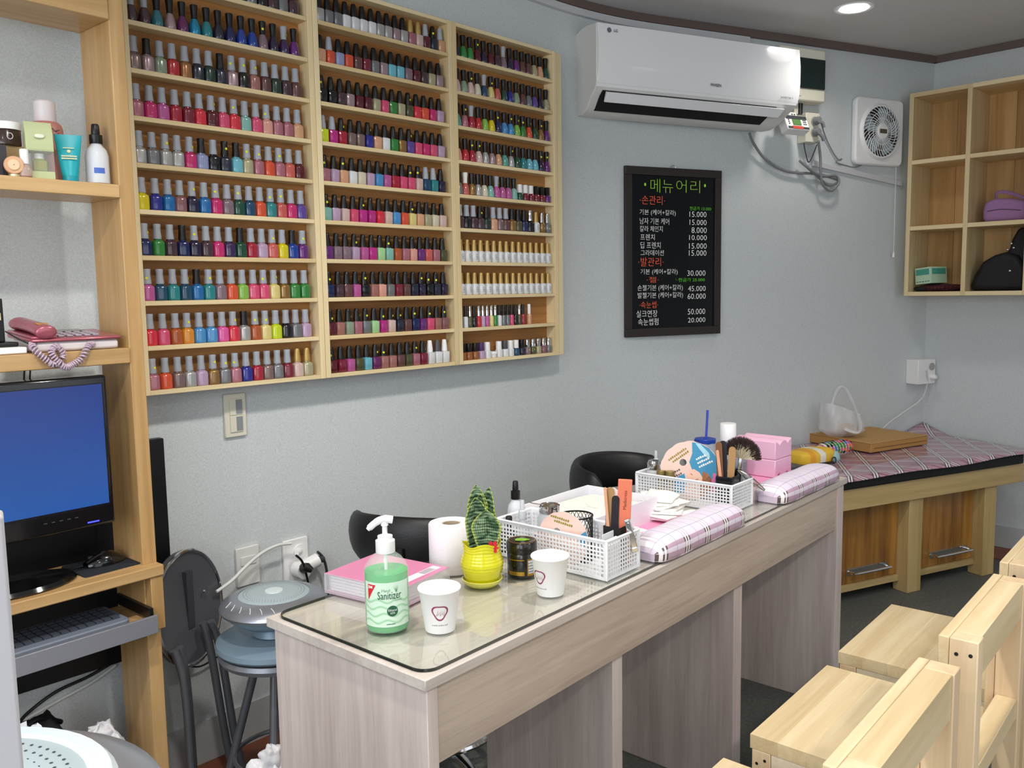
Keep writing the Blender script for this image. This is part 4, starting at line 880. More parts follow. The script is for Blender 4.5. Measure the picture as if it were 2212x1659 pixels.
# gauze pads
gz_ = thing('gauze_pads', 'stack of white gauze pads at basket corner beside black holder', 'gauze', (1.428,.978,IB), .05)
for k in range(5): BX(-.026,.026,-.016+.002*k,-.0125+.002*k,0,.066+.002*k).build('pad', M_COT, gz_, bevel=.0008)
BX(-.020,.022,-.002,.0,.0,.086).build('packet', mat('packet_grey','d6dade',.4), gz_)
# paper hand fans (flat printed things)
M_FPEACH = mat('print_peach','e8c8bc',.6); M_FBLUE = mat('print_sea_blue','3f90b8',.6); M_FSKIN = mat('print_skin','eec3ac',.6); M_HAIR = mat('print_hair','a06a48',.7,var=.35,vscale=120); M_GOLDT = mat('print_goldtext','8a8420',.5); M_PINKT = mat('print_pink','e070a8',.5)
def hand_fan(loc, rz, tilt, R, label, full=True):
    t = thing('paper_fan', label, 'paper fan', loc, rz, 'round paper hand fans'); t.rotation_euler = (tilt, 0, rz)
    n = 60; c = R
    out = [(R*(1+.025*abs(math.sin(9*a)) if PI*.35 < a < PI*1.0 else R*0+1*R/R)*1*math.cos(a) if False else R*(1+(.03*abs(math.sin(7*a)) if PI*.42 < a < PI*.98 else 0))*math.cos(a), c+R*(1+(.03*abs(math.sin(7*a)) if PI*.42 < a < PI*.98 else 0))*math.sin(a)) for a in [2*PI*i/n for i in range(n)]]
    hc = (-.25*R, c+.28*R); hole = [(hc[0]+.12*R*math.cos(2*PI*i/n), hc[1]+.12*R*math.sin(2*PI*i/n)) for i in range(n)]
    mb = MB()
    # ring triangulation: walk around from the hole's centre
    ang = sorted(range(n), key=lambda i: math.atan2(out[i][1]-hc[1], out[i][0]-hc[0])); o2 = [out[i] for i in ang]
    h2 = [(hc[0]+.12*R*math.cos(math.atan2(q[1]-hc[1], q[0]-hc[0])), hc[1]+.12*R*math.sin(math.atan2(q[1]-hc[1], q[0]-hc[0]))) for q in o2]
    vs = [(x,-.0006,z) for x,z in o2]+[(x,-.0006,z) for x,z in h2]+[(x,.0006,z) for x,z in o2]+[(x,.0006,z) for x,z in h2]
    fs = []
    for i in range(n):
        j = (i+1)%n; fs += [(i,j,n+j,n+i),(2*n+i,3*n+i,3*n+j,2*n+j),(i,2*n+i,2*n+j,j),(n+i,n+j,3*n+j,3*n+i)]
    mb.add(vs, fs); mb.build('fan_leaf', M_FPEACH, t)
    def patch(name, poly, m, y): MB().add([(x*R,-y,c+z*R) for x,z in poly], [tuple(range(len(poly)))]).build(name, m, t)
    if full:
        patch('blue_print', [(.05,.98),(.30,.95),(.62,.78),(.86,.5),(.99,.12),(.97,-.25),(.85,-.52),(.62,-.78),(.40,-.55),(.28,-.1),(.05,.05),(-.04,.3),(.06,.6)], M_FBLUE, .0009)
        patch('light_print', [(.16,.95),(.32,.93),(.62,.62),(.66,.45),(.5,.5),(.3,.75)], mat('print_light_blue','a9d4e2',.6), .0012)
        patch('blue_print', [(-.98,-.2),(-.55,-.28),(-.20,-.1),(-.14,-.45),(-.2,-.75),(-.6,-.8),(-.85,-.53)], M_FBLUE, .0009)
        patch('face_print', [(-.12,-.2),(-.05,.0),(.12,.06),(.30,-.05),(.42,-.25),(.46,-.6),(.3,-.9),(0,-.98),(-.15,-.7)], M_FSKIN, .0012)
        patch('hair_print', [(.40,-.02),(.55,-.06),(.70,-.25),(.74,-.55),(.6,-.78),(.35,-.92),(.30,-.6),(.40,-.3)], M_HAIR, .0014)
        for (x0,z0,x1,z1) in ((.0,-.12,.07,-.16),(.16,-.34,.26,-.30),(.10,-.62,.22,-.55)): patch('face_line', [(x0,z0),(x1,z1),(x1,z1+.035),(x0,z0+.03)], mat('print_lip','b0705c',.6), .0015)
        for k in range(4): blob((.80*R-.03*R*(k%2), -.0015, c+(-.16-.16*k)*R), .05*R, .0003, .075*R, .45, 90+k, 24, 8, flatb=False).build('pink_script', M_PINKT, t)
        dashes(t, [((.20+.05*k)*R, c+(.36-.13*k)*R, 5+k, .075*R, .055*R, .075*R, .45) for k in range(3)], M_WHITE, -.0015, 'white_print')
        dashes(t, [((-.85+.06*k)*R, c+(-.26-.13*k)*R, 8, .075*R, .05*R, .06*R, .5) for k in range(2)], mat('print_ink','4a4442',.6), -.0015, 'ink_print')
        dashes(t, [((-.72+.14*k)*R, c+(.32-.06*k)*R, 10-k, .075*R, .05*R, .075*R, .62) for k in range(2)], M_GOLDT, -.0013, 'gold_print')
    else: dashes(t, [((-.50+.14*k)*R, c+(.80-.17*k)*R, 9, .085*R, .06*R, .085*R, -.2) for k in range(2)], M_GOLDT, -.0013, 'gold_print')
    if not full: patch('blue_print', [(.99,.12),(.9,.40),(.62,.18),(.6,-.1),(.95,-.2)], M_FBLUE, .0009)
    return t
hand_fan((1.409, 1.078, GZ+.0035), math.radians(-76), math.radians(-3), .057, 'peach printed paper fan leaning in the coral buffer basket', False)
hand_fan((2.082, 1.150, GZ+.0035), math.radians(-60), math.radians(-5), .080, 'paper fan with blue print and curly hair in far basket', True)
# -- contents of basket 2
d2 = dispenser(2.075, 1.262, 'frosted pump jar with chrome dome lid behind blue printed fan', .022, .075)
MB().lathe([(.0175,.092),(.015,.099),(.001,.103)], 20, cap1=False).build('dome', M_CHROME, d2, smooth=True)
for x, y, lb in ((2.048,1.222,'olive green capped bottle at the end of far basket'), (2.052,1.196,'olive green capped bottle against the blue printed fan')):
    t = thing('olive_bottle', lb, 'bottle', (x,y,IB), 0); MB().lathe([(.011,0),(.012,.002),(.012,.05),(.008,.053)], 16).build('bottle_body', mat('clear_amber','b8a878',.15,alpha=.7), t, smooth=True)
    MB().lathe([(.0125,.052),(.0125,.080),(.0115,.081)], 18).build('cap', mat('olive_cap','8a7c4a',.4,.4), t, smooth=True)
p = Vector((2.11,1.276,IB)); spray('small_spray', p, 'small clear spray bottle behind the olive capped bottles', .080, .012, MATS['clear_spray'], MATS['clear_cap'], z=IB)
h2 = thing('tool_holder', 'black plastic holder full of files and brushes in far basket', 'holder', (2.098,1.045,IB), .1)
for a in ((-.034,.034,-.022,-.0205),(-.034,.034,.0205,.022),(-.034,-.0325,-.0205,.0205),(.0325,.034,-.0205,.0205)): BX(a[0],a[1],a[2],a[3],0,.082).build('holder_wall', mat('smoke_black','15151a',.15,alpha=.93), h2)
BX(-.0325,.0325,-.0205,.0205,0,.002).build('holder_base', M_BLACKM, h2)
Gx, Gy = 2.098, 1.045
file_('nail_file', (Gx-.012,Gy-.008), HZ, .158, .018, .004, M_TAN, (.05,0), 'tan nail file in the holder beside the fan brush')
file_('nail_file', (Gx-.020,Gy+.010), HZ, .170, .017, .004, M_BROWN, (-.05,0), 'brown nail file touching the blue printed fan')
file_('nail_file', (Gx-.010,Gy+.012), HZ, .172, .022, .003, M_WHF, (.0,0), 'wide black and white nail file behind the far tan file', m2=M_BLKF)
file_('nail_file', (Gx-.022,Gy+.002), HZ, .150, .008, .003, M_PEACHF, (-.12,0), 'thin peach nail file between brown and tan files')
def brush(x, y, L_, tilt, label, r=.004):
    t = thing('nail_brush', label, 'brush', (x,y,HZ), facing((x,y)), 'brushes in the far holder'); t.rotation_euler = (tilt[1], tilt[0], facing((x,y)))
    MB().lathe([(r*.7,0),(r,.03),(r*.9,L_*.55),(r*1.1,L_*.6)], 12).build('handle', M_BLACK, t, smooth=True)
    MB().lathe([(r*1.2,L_*.58),(r*1.1,L_*.86)], 12).build('ferrule', M_CHROME, t, smooth=True)
    MB().lathe([(r*1.1,L_*.86),(r*1.4,L_*.94),(r*.3,L_)], 12).build('bristles', mat('bristle_brown','3a3230',.8), t, smooth=True); return t
brush(Gx+.006,Gy-.004,.150,(.03,0),'slim black brush with chrome ferrule in front of the files'); brush(Gx+.012,Gy+.008,.155,(.06,0),'slim black brush with chrome ferrule behind the first brush')
fb = thing('fan_brush', 'big fluffy dusting brush with dark tipped cream bristles', 'brush', (Gx+.022,Gy-.006,HZ), facing((Gx,Gy))); fb.rotation_euler = (-.05,.12,facing((Gx,Gy)))
MB().lathe([(.007,0),(.0095,.02),(.0095,.085),(.0085,.095)], 14).build('handle', M_BLACK, fb, smooth=True)
MB().lathe([(.009,.093),(.0095,.097),(.008,.118),(.0075,.125)], 16).build('ferrule', M_CHROME, fb, smooth=True)
def hairs(seed, cnt):
    rnd = random.Random(seed); A_, B_ = MB(), MB()
    for k in range(cnt):
        a = rnd.uniform(-1.35,1.5); b = rnd.gauss(0,.28); d = Vector((math.sin(a), b, math.cos(a))).normalized()
        L_ = .058*(1-.12*abs(a))*rnd.uniform(.80,1.06); o = Vector((.006*math.sin(a), .01*b, .122)); ts = rnd.uniform(.52,.80)
        p0 = o; p1 = o+d*L_*ts; p2 = o+d*L_; s_ = d.cross(Vector((rnd.uniform(-.6,.6),1,0))).normalized()*.0008
        A_.add([p0-s_, p0+s_, p1+s_, p1-s_], [(0,1,2,3)]); B_.add([p1-s_, p1+s_, p2+s_*.3, p2-s_*.3], [(0,1,2,3)])
    for mb, m, nm in ((A_, mat('bristle_cream','d6cbb0',.9), 'cream_bristles'), (B_, mat('bristle_dark','3a2c2a',.9), 'dark_bristles')):
        o = mb.build(nm, m, fb); o['kind'] = 'stuff'
hairs(1, 2600)
tw = thing('tweezers', 'chrome tweezers leaning over the end of far basket', 'tweezers', (2.118,1.028,GZ+.096), math.radians(-60)); tw.rotation_euler = (0, math.radians(128), math.radians(-45))
for sgn in (-1,1): MB().tube([(sgn*.001,0,0),(sgn*.005,0,.03),(sgn*.0045,0,.06),(sgn*.0015,0,.095)], [.002,.0035,.0038,.0018], 8, flat=.6).build('tweezer_arm', M_CHROME, tw, smooth=True)
# tray with tissues, pads
tr = thing('white_tray', 'white rectangular plastic tray filled with cotton between the baskets', 'tray', (1.565,1.118,GZ), 0)
TWd, TDp, TH = .29, .215, .062
for a in ((0,TWd,0,.003),(0,TWd,TDp-.003,TDp),(0,.003,.003,TDp-.003),(TWd-.003,TWd,.003,TDp-.003)): BX(*a,.002,TH).build('tray_wall', mat('tray_white','e9e9f0',.35), tr, bevel=.001)
BX(0,TWd,0,TDp,0,.0022).build('tray_base', MATS['tray_white'], tr)
blob((TWd/2,TDp/2,.026), .135, .098, .022, .05, 31, e=6).build('cotton_fill', mat('cotton_fill','efece2',.95,bump=.6,bscale=260), tr, smooth=True, ang=80)
M_TIS = mat('wipe_white','f4f3ef',.85)
for k, (x, y, rz, s_) in enumerate(((1.89,1.115,.2,1), (1.885,1.11,-.1,1), (1.893,1.12,.45,.95), (1.90,1.125,.05,.9), (1.90,1.13,-.3,.9), (1.90,1.14,.7,.85), (1.91,1.14,.3,.8))):
    def wf(u, v, k=k, s_=s_): return ((u-.5)*.125*s_, (v-.5)*.10*s_, .002*math.sin(5*u+k)+.0025*math.sin(6*v+2*k)*u+.012*(k > 3)*u*u*(v))
    o = MB().grid(wf, 10, 8).build('wipe', M_TIS, None, (x,y,GZ+.009+.0062*k), (0,0,rz), smooth=True, solid=.004, ang=80); tag(o, f'white lint free wipe, {ORD[k]} from the bottom of the stack beside the tray', 'wipe', 'white wipes in the loose stack')
o = MB().prism([(-.09,-.07),(.10,-.08),(.11,.05),(-.08,.07)], 0, .0015).build('pink_sheet', mat('pink_sheet','e58fb4',.6), None, (1.80,1.08,GZ)); tag(o, 'pink paper sheet under the wipes and the tray corner', 'paper')
for k, (x, y, rz) in enumerate(((1.705,1.088,.5),(1.735,1.098,-.2),(1.665,1.098,.9))):
    o = BX(-.022,.022,-.013,.013,0,.0012).build('cotton_pad', M_COT, None, (x,y,GZ+.0016), (.0,0,rz)); tag(o, ['white cotton strip on the pink sheet edge before tray','white cotton strip nearest the wipes before the tray','white cotton strip by the near tray corner'][k], 'cotton pad', 'cotton strips before the tray')

# plaid hand rests
def plaid_mat(name, base, k=1.0, rot=0, coat=0, uv=False):
    if name in MATS: return MATS[name]
    m = bpy.data.materials.new(name); m.use_nodes = True; MATS[name] = m
    nt = m.node_tree; N = nt.nodes; L = nt.links; b = N['Principled BSDF']
    tc = N.new('ShaderNodeTexCoord'); mp = N.new('ShaderNodeMapping'); mp.inputs['Rotation'].default_value = (0,0,rot); L.new(tc.outputs['UV' if uv else 'Object'], mp.inputs['Vector'])
    sx = N.new('ShaderNodeSeparateXYZ'); L.new(mp.outputs[0], sx.inputs[0])
    def band(ax, per, off, wd):
        a = N.new('ShaderNodeMath'); a.operation = 'MULTIPLY_ADD'; a.inputs[1].default_value = 1/per; a.inputs[2].default_value = -off/per+100; L.new(sx.outputs[ax], a.inputs[0])
        f = N.new('ShaderNodeMath'); f.operation = 'FRACT'; L.new(a.outputs[0], f.inputs[0]); l = N.new('ShaderNodeMath'); l.operation = 'LESS_THAN'; l.inputs[1].default_value = wd/per; L.new(f.outputs[0], l.inputs[0]); return l.outputs[0]
    def comb(x, y, op):
        q = N.new('ShaderNodeMath'); q.operation = op; L.new(x, q.inputs[0]); L.new(y, q.inputs[1]); return q.outputs[0]
    state = [None]
    def mixin(fac, colr, amt):
        q = N.new('ShaderNodeMath'); q.operation = 'MULTIPLY'; q.inputs[1].default_value = amt; L.new(fac, q.inputs[0]); mx = N.new('ShaderNodeMix'); mx.data_type = 'RGBA'; L.new(q.outputs[0], mx.inputs[0])
        if state[0] is None: mx.inputs[6].default_value = lin(base)
        else: L.new(state[0], mx.inputs[6])
        mx.inputs[7].default_value = lin(colr); state[0] = mx.outputs[2]
    if uv:
        mauve = comb(band(1,.5,.100,.011), band(1,.5,.120,.011), 'MAXIMUM'); thin = comb(band(1,.5,.045,.0016), band(1,.5,.075,.0016), 'MAXIMUM')
        P_ = .092
    else:
        P_ = .092*k; mauve = comb(band(1,P_,0,.012*k), band(1,P_,.024*k,.012*k), 'MAXIMUM'); thin = band(1,P_,.065*k,.002*k)
    dark = comb(comb(band(0,P_,0,.005*k), band(0,P_,.010*k,.005*k), 'MAXIMUM'), band(0,P_,.020*k,.005*k), 'MAXIMUM')
    white = comb(band(0,P_,.005*k,.005*k), band(0,P_,.015*k,.005*k), 'MAXIMUM')
    mixin(mauve, 'b38da4' if uv else '8f5c70', .8); mixin(dark, 'b59fb0' if uv else '6a5560', .45 if uv else .6); mixin(white, 'f7f5f7', .8); mixin(comb(dark, mauve, 'MULTIPLY'), '463a30', .9)
    mixin(thin, '8d98b0', .8); mixin(band(0,P_,.058*k,.0018*k), '8d98b0', .8)
    if not uv:
        mixin(comb(comb(band(1,P_,.048*k,.004*k), band(1,P_,.058*k,.004*k), 'MAXIMUM'), band(1,P_,.068*k,.004*k), 'MAXIMUM'), '453a40', .6)
        mixin(comb(band(1,P_,.053*k,.004*k), band(1,P_,.063*k,.004*k), 'MAXIMUM'), 'efeaec', .75)
        mixin(dark, '453a40', .35)
    L.new(state[0], b.inputs['Base Color']); b.inputs['Roughness'].default_value = .45; b.inputs['Coat Weight'].default_value = coat; return m
M_PLAID = plaid_mat('plaid_lilac', 'e0d6e8', uv=True)
def hand_rest(x0, x1, y0, y1, h, label, rz=0):
    t = thing('hand_rest', label, 'cushion', ((x0+x1)/2, (y0+y1)/2, GZ), rz, 'plaid hand rest cushions')
    L_, D_ = (x1-x0)/2, (y1-y0)/2
    def fn(u, v):
        s_ = (u-.5)*2; a = 2*PI*v; ca, sa = math.cos(a), math.sin(a)
        e = (1-abs(s_)**8)**.35; yy = math.copysign(abs(ca)**.75, ca)*D_*(.55+.45*e); zz = h*.33+(h*.67*max(0,sa)**.8*e*1.0 if sa > 0 else -h*.33*min(1,abs(sa)*3))
        return (s_*L_, yy, zz+.0006*math.sin(9*s_+a*3))
    cu_ = MB().grid(fn, 40, 36, cv=True).build('cushion', M_PLAID, t, smooth=True, ang=80)
    uvl = cu_.data.uv_layers.new(name='uv')
    for lp in cu_.data.loops:
        ii, jj = lp.vertex_index % 41, lp.vertex_index//41; uvl.data[lp.index].uv = (ii/40*L_*2, jj/36*.24)
    for sgn in (-1,1): MB().add([(sgn*L_, D_*.55*math.copysign(abs(math.cos(a))**.75, math.cos(a)), h*.33+(0 if math.sin(a) > 0 else -h*.33*min(1,abs(math.sin(a))*3))) for a in [2*PI*i/36 for i in range(36)]], [tuple(range(36))]).build('end_panel', M_PLAID, t)
    return t
hand_rest(1.555, 1.965, .921, 1.018, .052, 'lilac plaid hand rest cushion beside the basket with coral buffer')
hand_rest(2.19, 2.59, .921, 1.022, .052, 'lilac plaid hand rest cushion at the bench end of counter', math.radians(-1))

# right-hand end of the counter
p = Vector((2.37,1.155,GZ)); bc = thing('tumbler', 'clear tumbler of dark drink with blue lid and straw', 'tumbler', at(p), facing(p))
MB().lathe([(.030,0),(.034,.095)], 24, cap1=False).build('cup_wall', mat('tumbler_clear','d8e2ee',.05,alpha=.3), bc, smooth=True)
MB().lathe([(.029,.002),(.032,.066)], 24).build('drink', mat('cola','0d0a0c',.1), bc, smooth=True)
MB().lathe([(.036,.094),(.037,.098),(.0355,.106),(.030,.109),(.001,.110)], 24, cap1=False).build('lid', mat('lid_blue','1c3ea0',.3,alpha=.95), bc, smooth=True)
t = thing('tumbler', 'blue lidded tumbler with tall blue straw behind the fan brush', 'tumbler', (2.375,1.262,GZ), 0)
MB().lathe([(.028,0),(.032,.11)], 24, cap1=False).build('cup_wall', MATS['tumbler_clear'], t, smooth=True)
MB().prism([(.034*math.cos(a),.034*math.sin(a)) for a in [2*PI*i/8 for i in range(8)]], .108,.122).build('lid', MATS['lid_blue'], t, bevel=.002)
MB().tube([(.006,0,.12),(.010,.0,.16),(.014,0,.208)], .0038, 8).build('straw', mat('straw_blue','2440b0',.35), t, smooth=True)
p = Vector((2.428,1.212,GZ)); t = thing('tall_bottle', 'tall frosted bottle with wide white cap behind fan brush', 'bottle', at(p), 0)
MB().lathe([(.021,0),(.023,.002),(.023,.115)], 28).build('bottle_body', mat('frost_blue','ccd6e2',.3), t, smooth=True); MB().lathe([(.0245,.115),(.0245,.165),(.0235,.1665)], 28).build('cap', M_WHITE, t, smooth=True)
# pink foam block (stacked halves) 
pk = thing('foam_block', 'pink foam foot rest block with scalloped top and bottom', 'foam block', (2.49,1.06,GZ+.012), math.radians(-2))
sc_ = lambda x: .010*math.cos(x/.11*2*PI*1.0)
def half(z0, z1, sgn):
    n = 24; pr_ = []
    xs = [-.055+.11*i/n for i in range(n+1)]
    if sgn > 0: pr_ = [(-.055,z0),(.055,z0)]+[(x, z1-.012+abs(math.cos(x/.11*PI*2))**.8*.012) for x in xs[::-1]]
    else: pr_ = [(x, z0+.012-abs(math.cos(x/.11*PI*2))**.8*.012) for x in xs]+[(.055,z1),(-.055,z1)]
    return MB().prism(pr_, -.075, .075)
M_PINKF = mat('pink_foam','e8b8d2',.6)
half(0,.054,-1).build('lower_half', M_PINKF, pk, (0,.075,0), (PI/2,0,0), bevel=.003, smooth=True); half(.0545,.11,1).build('upper_half', M_PINKF, pk, (0,.075,0), (PI/2,0,0), bevel=.003, smooth=True)
o = BX(-.10,.09,-.07,.11,0,.0115).build('pink_towel', mat('pink_towel','e89ac0',.9,bump=.4,bscale=300), None, (2.47,1.10,GZ), bevel=.004); tag(o, 'folded pink towel under the pink foam block', 'towel')
o = BX(-.085,.085,-.06,.06,0,.013).build('dark_case', mat('case_dark','3a3a44',.35), None, (2.575,1.17,GZ+.0122), (0,0,.1), bevel=.003); tag(o, 'flat dark grey case on counter end behind hand rest', 'case')

# ------------------------------------------------------------------ bench along the bent wall
be = thing('storage_bench', 'pine storage bench with plywood drop doors under plaid mattress', 'bench', FB.p(-1.55, 0, 0), FB.a)
def bx(s): return s+1.55
BX(bx(-1.50), bx(-.11), -.630, -.602, .407, .494).build('front_beam', M_BENCH, be, bevel=.002)
BX(bx(-1.50), bx(-.11), -.600, -.012, .474, .494).build('seat_board', M_BENCH, be)
for s0, s1 in ((-1.40,-1.32), (-.821,-.739), (-.347,-.270)): BX(bx(s0), bx(s1), -.618, -.545, 0, .4065).build('post', M_BENCHZ, be, bevel=.002)
for s0, s1 in ((-1.40,-1.32), (-.347,-.270)): BX(bx(s0), bx(s1), -.09, -.015, 0, .473).build('post', M_BENCHZ, be, bevel=.002)
BX(bx(-.345), bx(-.325), -.544, -.092, .05, .473).build('end_panel', M_BENCHZ, be)
for s0, s1 in ((-1.319,-.822), (-.738,-.348)):
    BX(bx(s0), bx(s1), -.575, -.548, .044, .070).build('bottom_rail', M_BENCH, be, bevel=.001)
    d = BX(bx(s0)+.002, bx(s1)-.002, -.562, -.548, .072, .405).build('door', M_BDOOR, be, bevel=.001)
    h0, h1 = ((-1.106,-.893) if s0 < -1 else (-.615,-.386)); z = .122
    hm = MB().tube(spline([(bx(h0),-.563,z),(bx(h0)+.006,-.590,z),(bx(h0)+.02,-.597,z),(bx(h1)-.02,-.597,z),(bx(h1)-.006,-.590,z),(bx(h1),-.563,z)],5), .0065, 8)
    hm.box(bx(h0)-.008,bx(h1)+.008,-.5655,-.5625,z-.014,z+.014); hm.build('handle', M_CHROME, d, smooth=True, ang=35)
mt_ = thing('bench_mattress', 'black bench mattress under a pink plaid vinyl cover', 'mattress', FB.p(-1.55, 0, .4945), FB.a)
BX(bx(-1.52), bx(-.13), -.645, -.012, 0, .045).build('mattress', M_BLACKM, mt_, bevel=.008)
M_PLAIDP = plaid_mat('plaid_pink', 'b88e9e', 1.2, math.radians(38), .8)
def cov(u, v):
    s_ = -1.53+u*1.52; y = -.66+v*.65; z = .0525+.0028*math.sin(7*s_+3*y)+.0018*math.sin(15*y+4*s_)
    if v < .02: z -= .010+.006*math.sin(9*s_)
    if u > .97: z -= .004
    if u > .9 and v > .75: z += .05*((u-.9)/.1)*((v-.75)/.25)
    return (bx(s_), y, z)
MB().grid(cov, 60, 30).build('plaid_cover', M_PLAIDP, mt_, smooth=True, ang=80, solid=.003)
BZ = .5535
cb = thing('cardboard_box', 'flat brown cardboard box on the plaid bench', 'box', (4.205,1.395,BZ), math.radians(-20))
M_CARD = mat('cardboard','b3874e',.85,bump=.2,bscale=200); M_CARDT = mat('cardboard_top','bc945c',.85)
BX(-.2,.2,-.2,.2,0,.040).build('box_body', M_CARD, cb, bevel=.003); BX(-.202,.202,-.202,.202,.0405,.0435).build('box_lid', M_CARDT, cb, bevel=.001)
BX(-.18,.19,-.2025,-.2015,.018,.0205).build('lid_seam', mat('card_dark','7a5730',.9), cb)  # thin strip of darker brown across the box front
# plastic bag with bread
bgp = Vector((4.07,1.46,BZ+.0445)); bag = thing('plastic_bag', 'crumpled white plastic carrier bag standing on cardboard box', 'bag', bgp, facing(bgp))
M_BAG = film('bag_film','f2f4f6',.60,.22,.4); M_BAG2 = film('bag_film_thick','f4f5f7',.85,.25,.4)
def bagfn(u, v):
    a = 2*PI*u; r = .095*(1-.12*v)*(1+.06*math.sin(3*a+1)+.05*math.sin(7*a+5*v)+.03*math.sin(13*a-7*v)); z = .13*v**.85*(1+.25*math.cos(a+2.6)*v)
    if v < .12: r *= .55+.45*v/.12
    return (r*math.cos(a)*1.08, r*math.sin(a)*.8, max(0,z)+.002)
MB().grid(bagfn, 48, 14, cu=True).build('bag_body', M_BAG, bag, smooth=True, ang=80)
for yy, pts in ((-.03, [(-.012,-.055,.085),(-.035,-.045,.14),(-.015,-.03,.215),(.015,-.03,.232),(.05,-.045,.17),(.085,-.06,.08),(.08,-.066,.03),(.02,-.075,.045)]),):
    MB().tube(spline(pts,6), [.011+.009*abs(math.sin(i*.35)) for i in range(43)], 8, flat=.35).build('bag_handle', M_BAG2, bag, smooth=True)
tag(blob((0,0,.028), .045, .035, .027, .12, 44).build('bread_roll', mat('bread','b9824a',.7,var=.25,vscale=30), None, bgp+Vector((.0,-.03,.004)), smooth=True, ang=80), 'wrapped golden bread roll inside the plastic carrier bag', 'bread')
# pouches
p = Vector((3.775,1.38,BZ)); po = thing('dotted_pouch', 'white pouch with colourful polka dots beside the cardboard box', 'pouch', p, math.radians(-14))
po_b = lambda u, v: (-.105+.21*u, .036*math.cos(2*PI*v)*(1-abs(2*u-1)**6*.35), .036+.034*math.sin(2*PI*v)*(1-abs(2*u-1)**6*.35))
MB().grid(po_b, 20, 24, cv=True).build('pouch_body', mat('pouch_white','ecebe6',.6), po, smooth=True, ang=80)
for sgn in (0,1): MB().add([po_b(sgn, k/24) for k in range(24)], [tuple(range(24))]).build('pouch_end', MATS['pouch_white'], po)
DC = [mat('dot_'+n, c, .6) for n, c in (('black','16161a'),('green','3f8a3a'),('orange','e07a2a'),('red','b8324a'),('blue','4a78c8'),('pink','d85a94'))]
rr_ = random.Random(5)
for i in range(10):
    for j in range(9):
        v = -.02+j*.058-.01*(i % 2)+.02; u = .05+i*.1
        if v > .53: continue
        P0 = Vector(po_b(u, .5+v*.95-.02 if False else (.98+v) % 1)); 
        vv = .10+v; P0 = Vector(po_b(u, vv)); nn = Vector((0, P0.y, P0.z-.036)).normalized()
        tx = Vector((1,0,0)); ty = nn.cross(tx)
        mb = MB().add([P0+nn*.0006+tx*.0092*math.cos(2*PI*k/10)+ty*.0082*math.sin(2*PI*k/10) for k in range(10)], [tuple(range(10))]); mb.build('dot', DC[rr_.randrange(6)], po)
p = Vector((3.545,1.385,BZ)); yb = thing('yellow_pouch', 'soft yellow and white printed pouch beside the dotted pouch', 'pouch', p, math.radians(-18))
blob((0,0,.036), .115, .06, .036, .06, 51, e=3.2).build('pouch_body', stripes('yellow_print','eabf3a',[(0,.15,.02,.035,'ece8e0',.95),(0,.15,.075,.03,'e39a2a',.8)],.6), yb, smooth=True, ang=80)
blob((.09,-.005,.03), .032, .056, .030, .05, 52).build('pale_blue_end', mat('pale_blue_cloth','9cc4cc',.7), yb, smooth=True, ang=80)
MB().tube([(-.10,-.058,.012),(-.02,-.0615,.016),(.06,-.06,.014)], .005, 8).build('dark_print_band', mat('dark_print','2a2018',.7), yb)
v_, f_ = ring_poly([(.016*math.cos(2*PI*i/20)+.06, .022+.016*math.sin(2*PI*i/20)) for i in range(20)], [(.010*math.cos(2*PI*i/20)+.06, .022+.010*math.sin(2*PI*i/20)) for i in range(20)], -.0635); MB().add(v_, f_).build('ring_print', MATS['dark_print'], yb)
o = BX(-.09,.09,-.05,.05,0,.03).build('grey_tray', mat('tray_dark','45464e',.4), None, (3.31,1.42,BZ), (0,0,-.35), bevel=.006); tag(o, 'dark grey flat case on the bench before the yellow pouch', 'case')

# ------------------------------------------------------------------ wooden chairs
def chair(x0, y0, label, seed, rz=0):
    t = thing('wooden_chair', label, 'chair', (x0, y0, 0), rz, 'home made pine chairs at the counter')
    W_ = .392
    n = 6; d0, d1 = .055, .385
    for k in range(n): BX(0, W_, d0+(d1-d0)*k/n, d0+(d1-d0)*(k+1)/n, .422, .450).build('seat_plank', M_CHX, t, bevel=.0003)
    BX(.036,W_-.036,d1-.024,d1-.006,.362,.421).build('front_rail', M_CHP, t, bevel=.001)
    for x in (.001, W_-.019): 
        BX(x,x+.018,d0+.015,d1-.042,.362,.421).build('side_rail', M_CHP, t, bevel=.001)
    for x in (0, W_-.036):
        BX(x,x+.036,d1-.041,d1-.004,0,.4215).build('front_leg', M_CHZ, t, bevel=.0015)
        p_ = BX(x,x+.036,0,.043,0,.730).build('back_post', M_CHZ, t, bevel=.002)
        BX(x,x+.036,.0435,.060,.4505,.660).build('back_stile', M_CHZ, t, bevel=.0015)
        for yy, z in ((.011,.706),(.032,.704),(.021,.45)):
            for xx in ((x,) if x == 0 else (x+.036,)):
                MB().lathe([(.0032,-.0008),(.0032,.0008)], 10).build('screw', M_BLACKM, p_, (xx,yy,z), (0,PI/2,0))
    for yy, z in ((d1-.030,.405),(d1-.014,.395)): MB().lathe([(.003,-.0006),(.003,.0006)], 10).build('screw', M_BLACKM, t, (0,yy,z), (0,PI/2,0))
    BX(0,W_,.0435,.060,.661,.730).build('front_top_board', M_CHX, t, bevel=.002)
    BX(.0365,W_-.0365,.003,.043,.661,.7295).build('top_rail', M_CHX, t, bevel=.001)
    BX(.0365,W_-.0365,.003,.040,.462,.500).build('lower_rail', M_CHX, t, bevel=.0015)
    BX(.0365,W_-.0365,.008,.035,.20,.235).build('stretcher', M_CHX, t, bevel=.0015)
    return t
chair(.985, .305, 'pine chair pulled to the counter opposite the yellow pot', 1)
chair(1.487, .305, 'pine chair pulled to the counter between two matching chairs', 2)
chair(1.968, .312, 'pine chair pulled to the counter closest to the bench', 3)

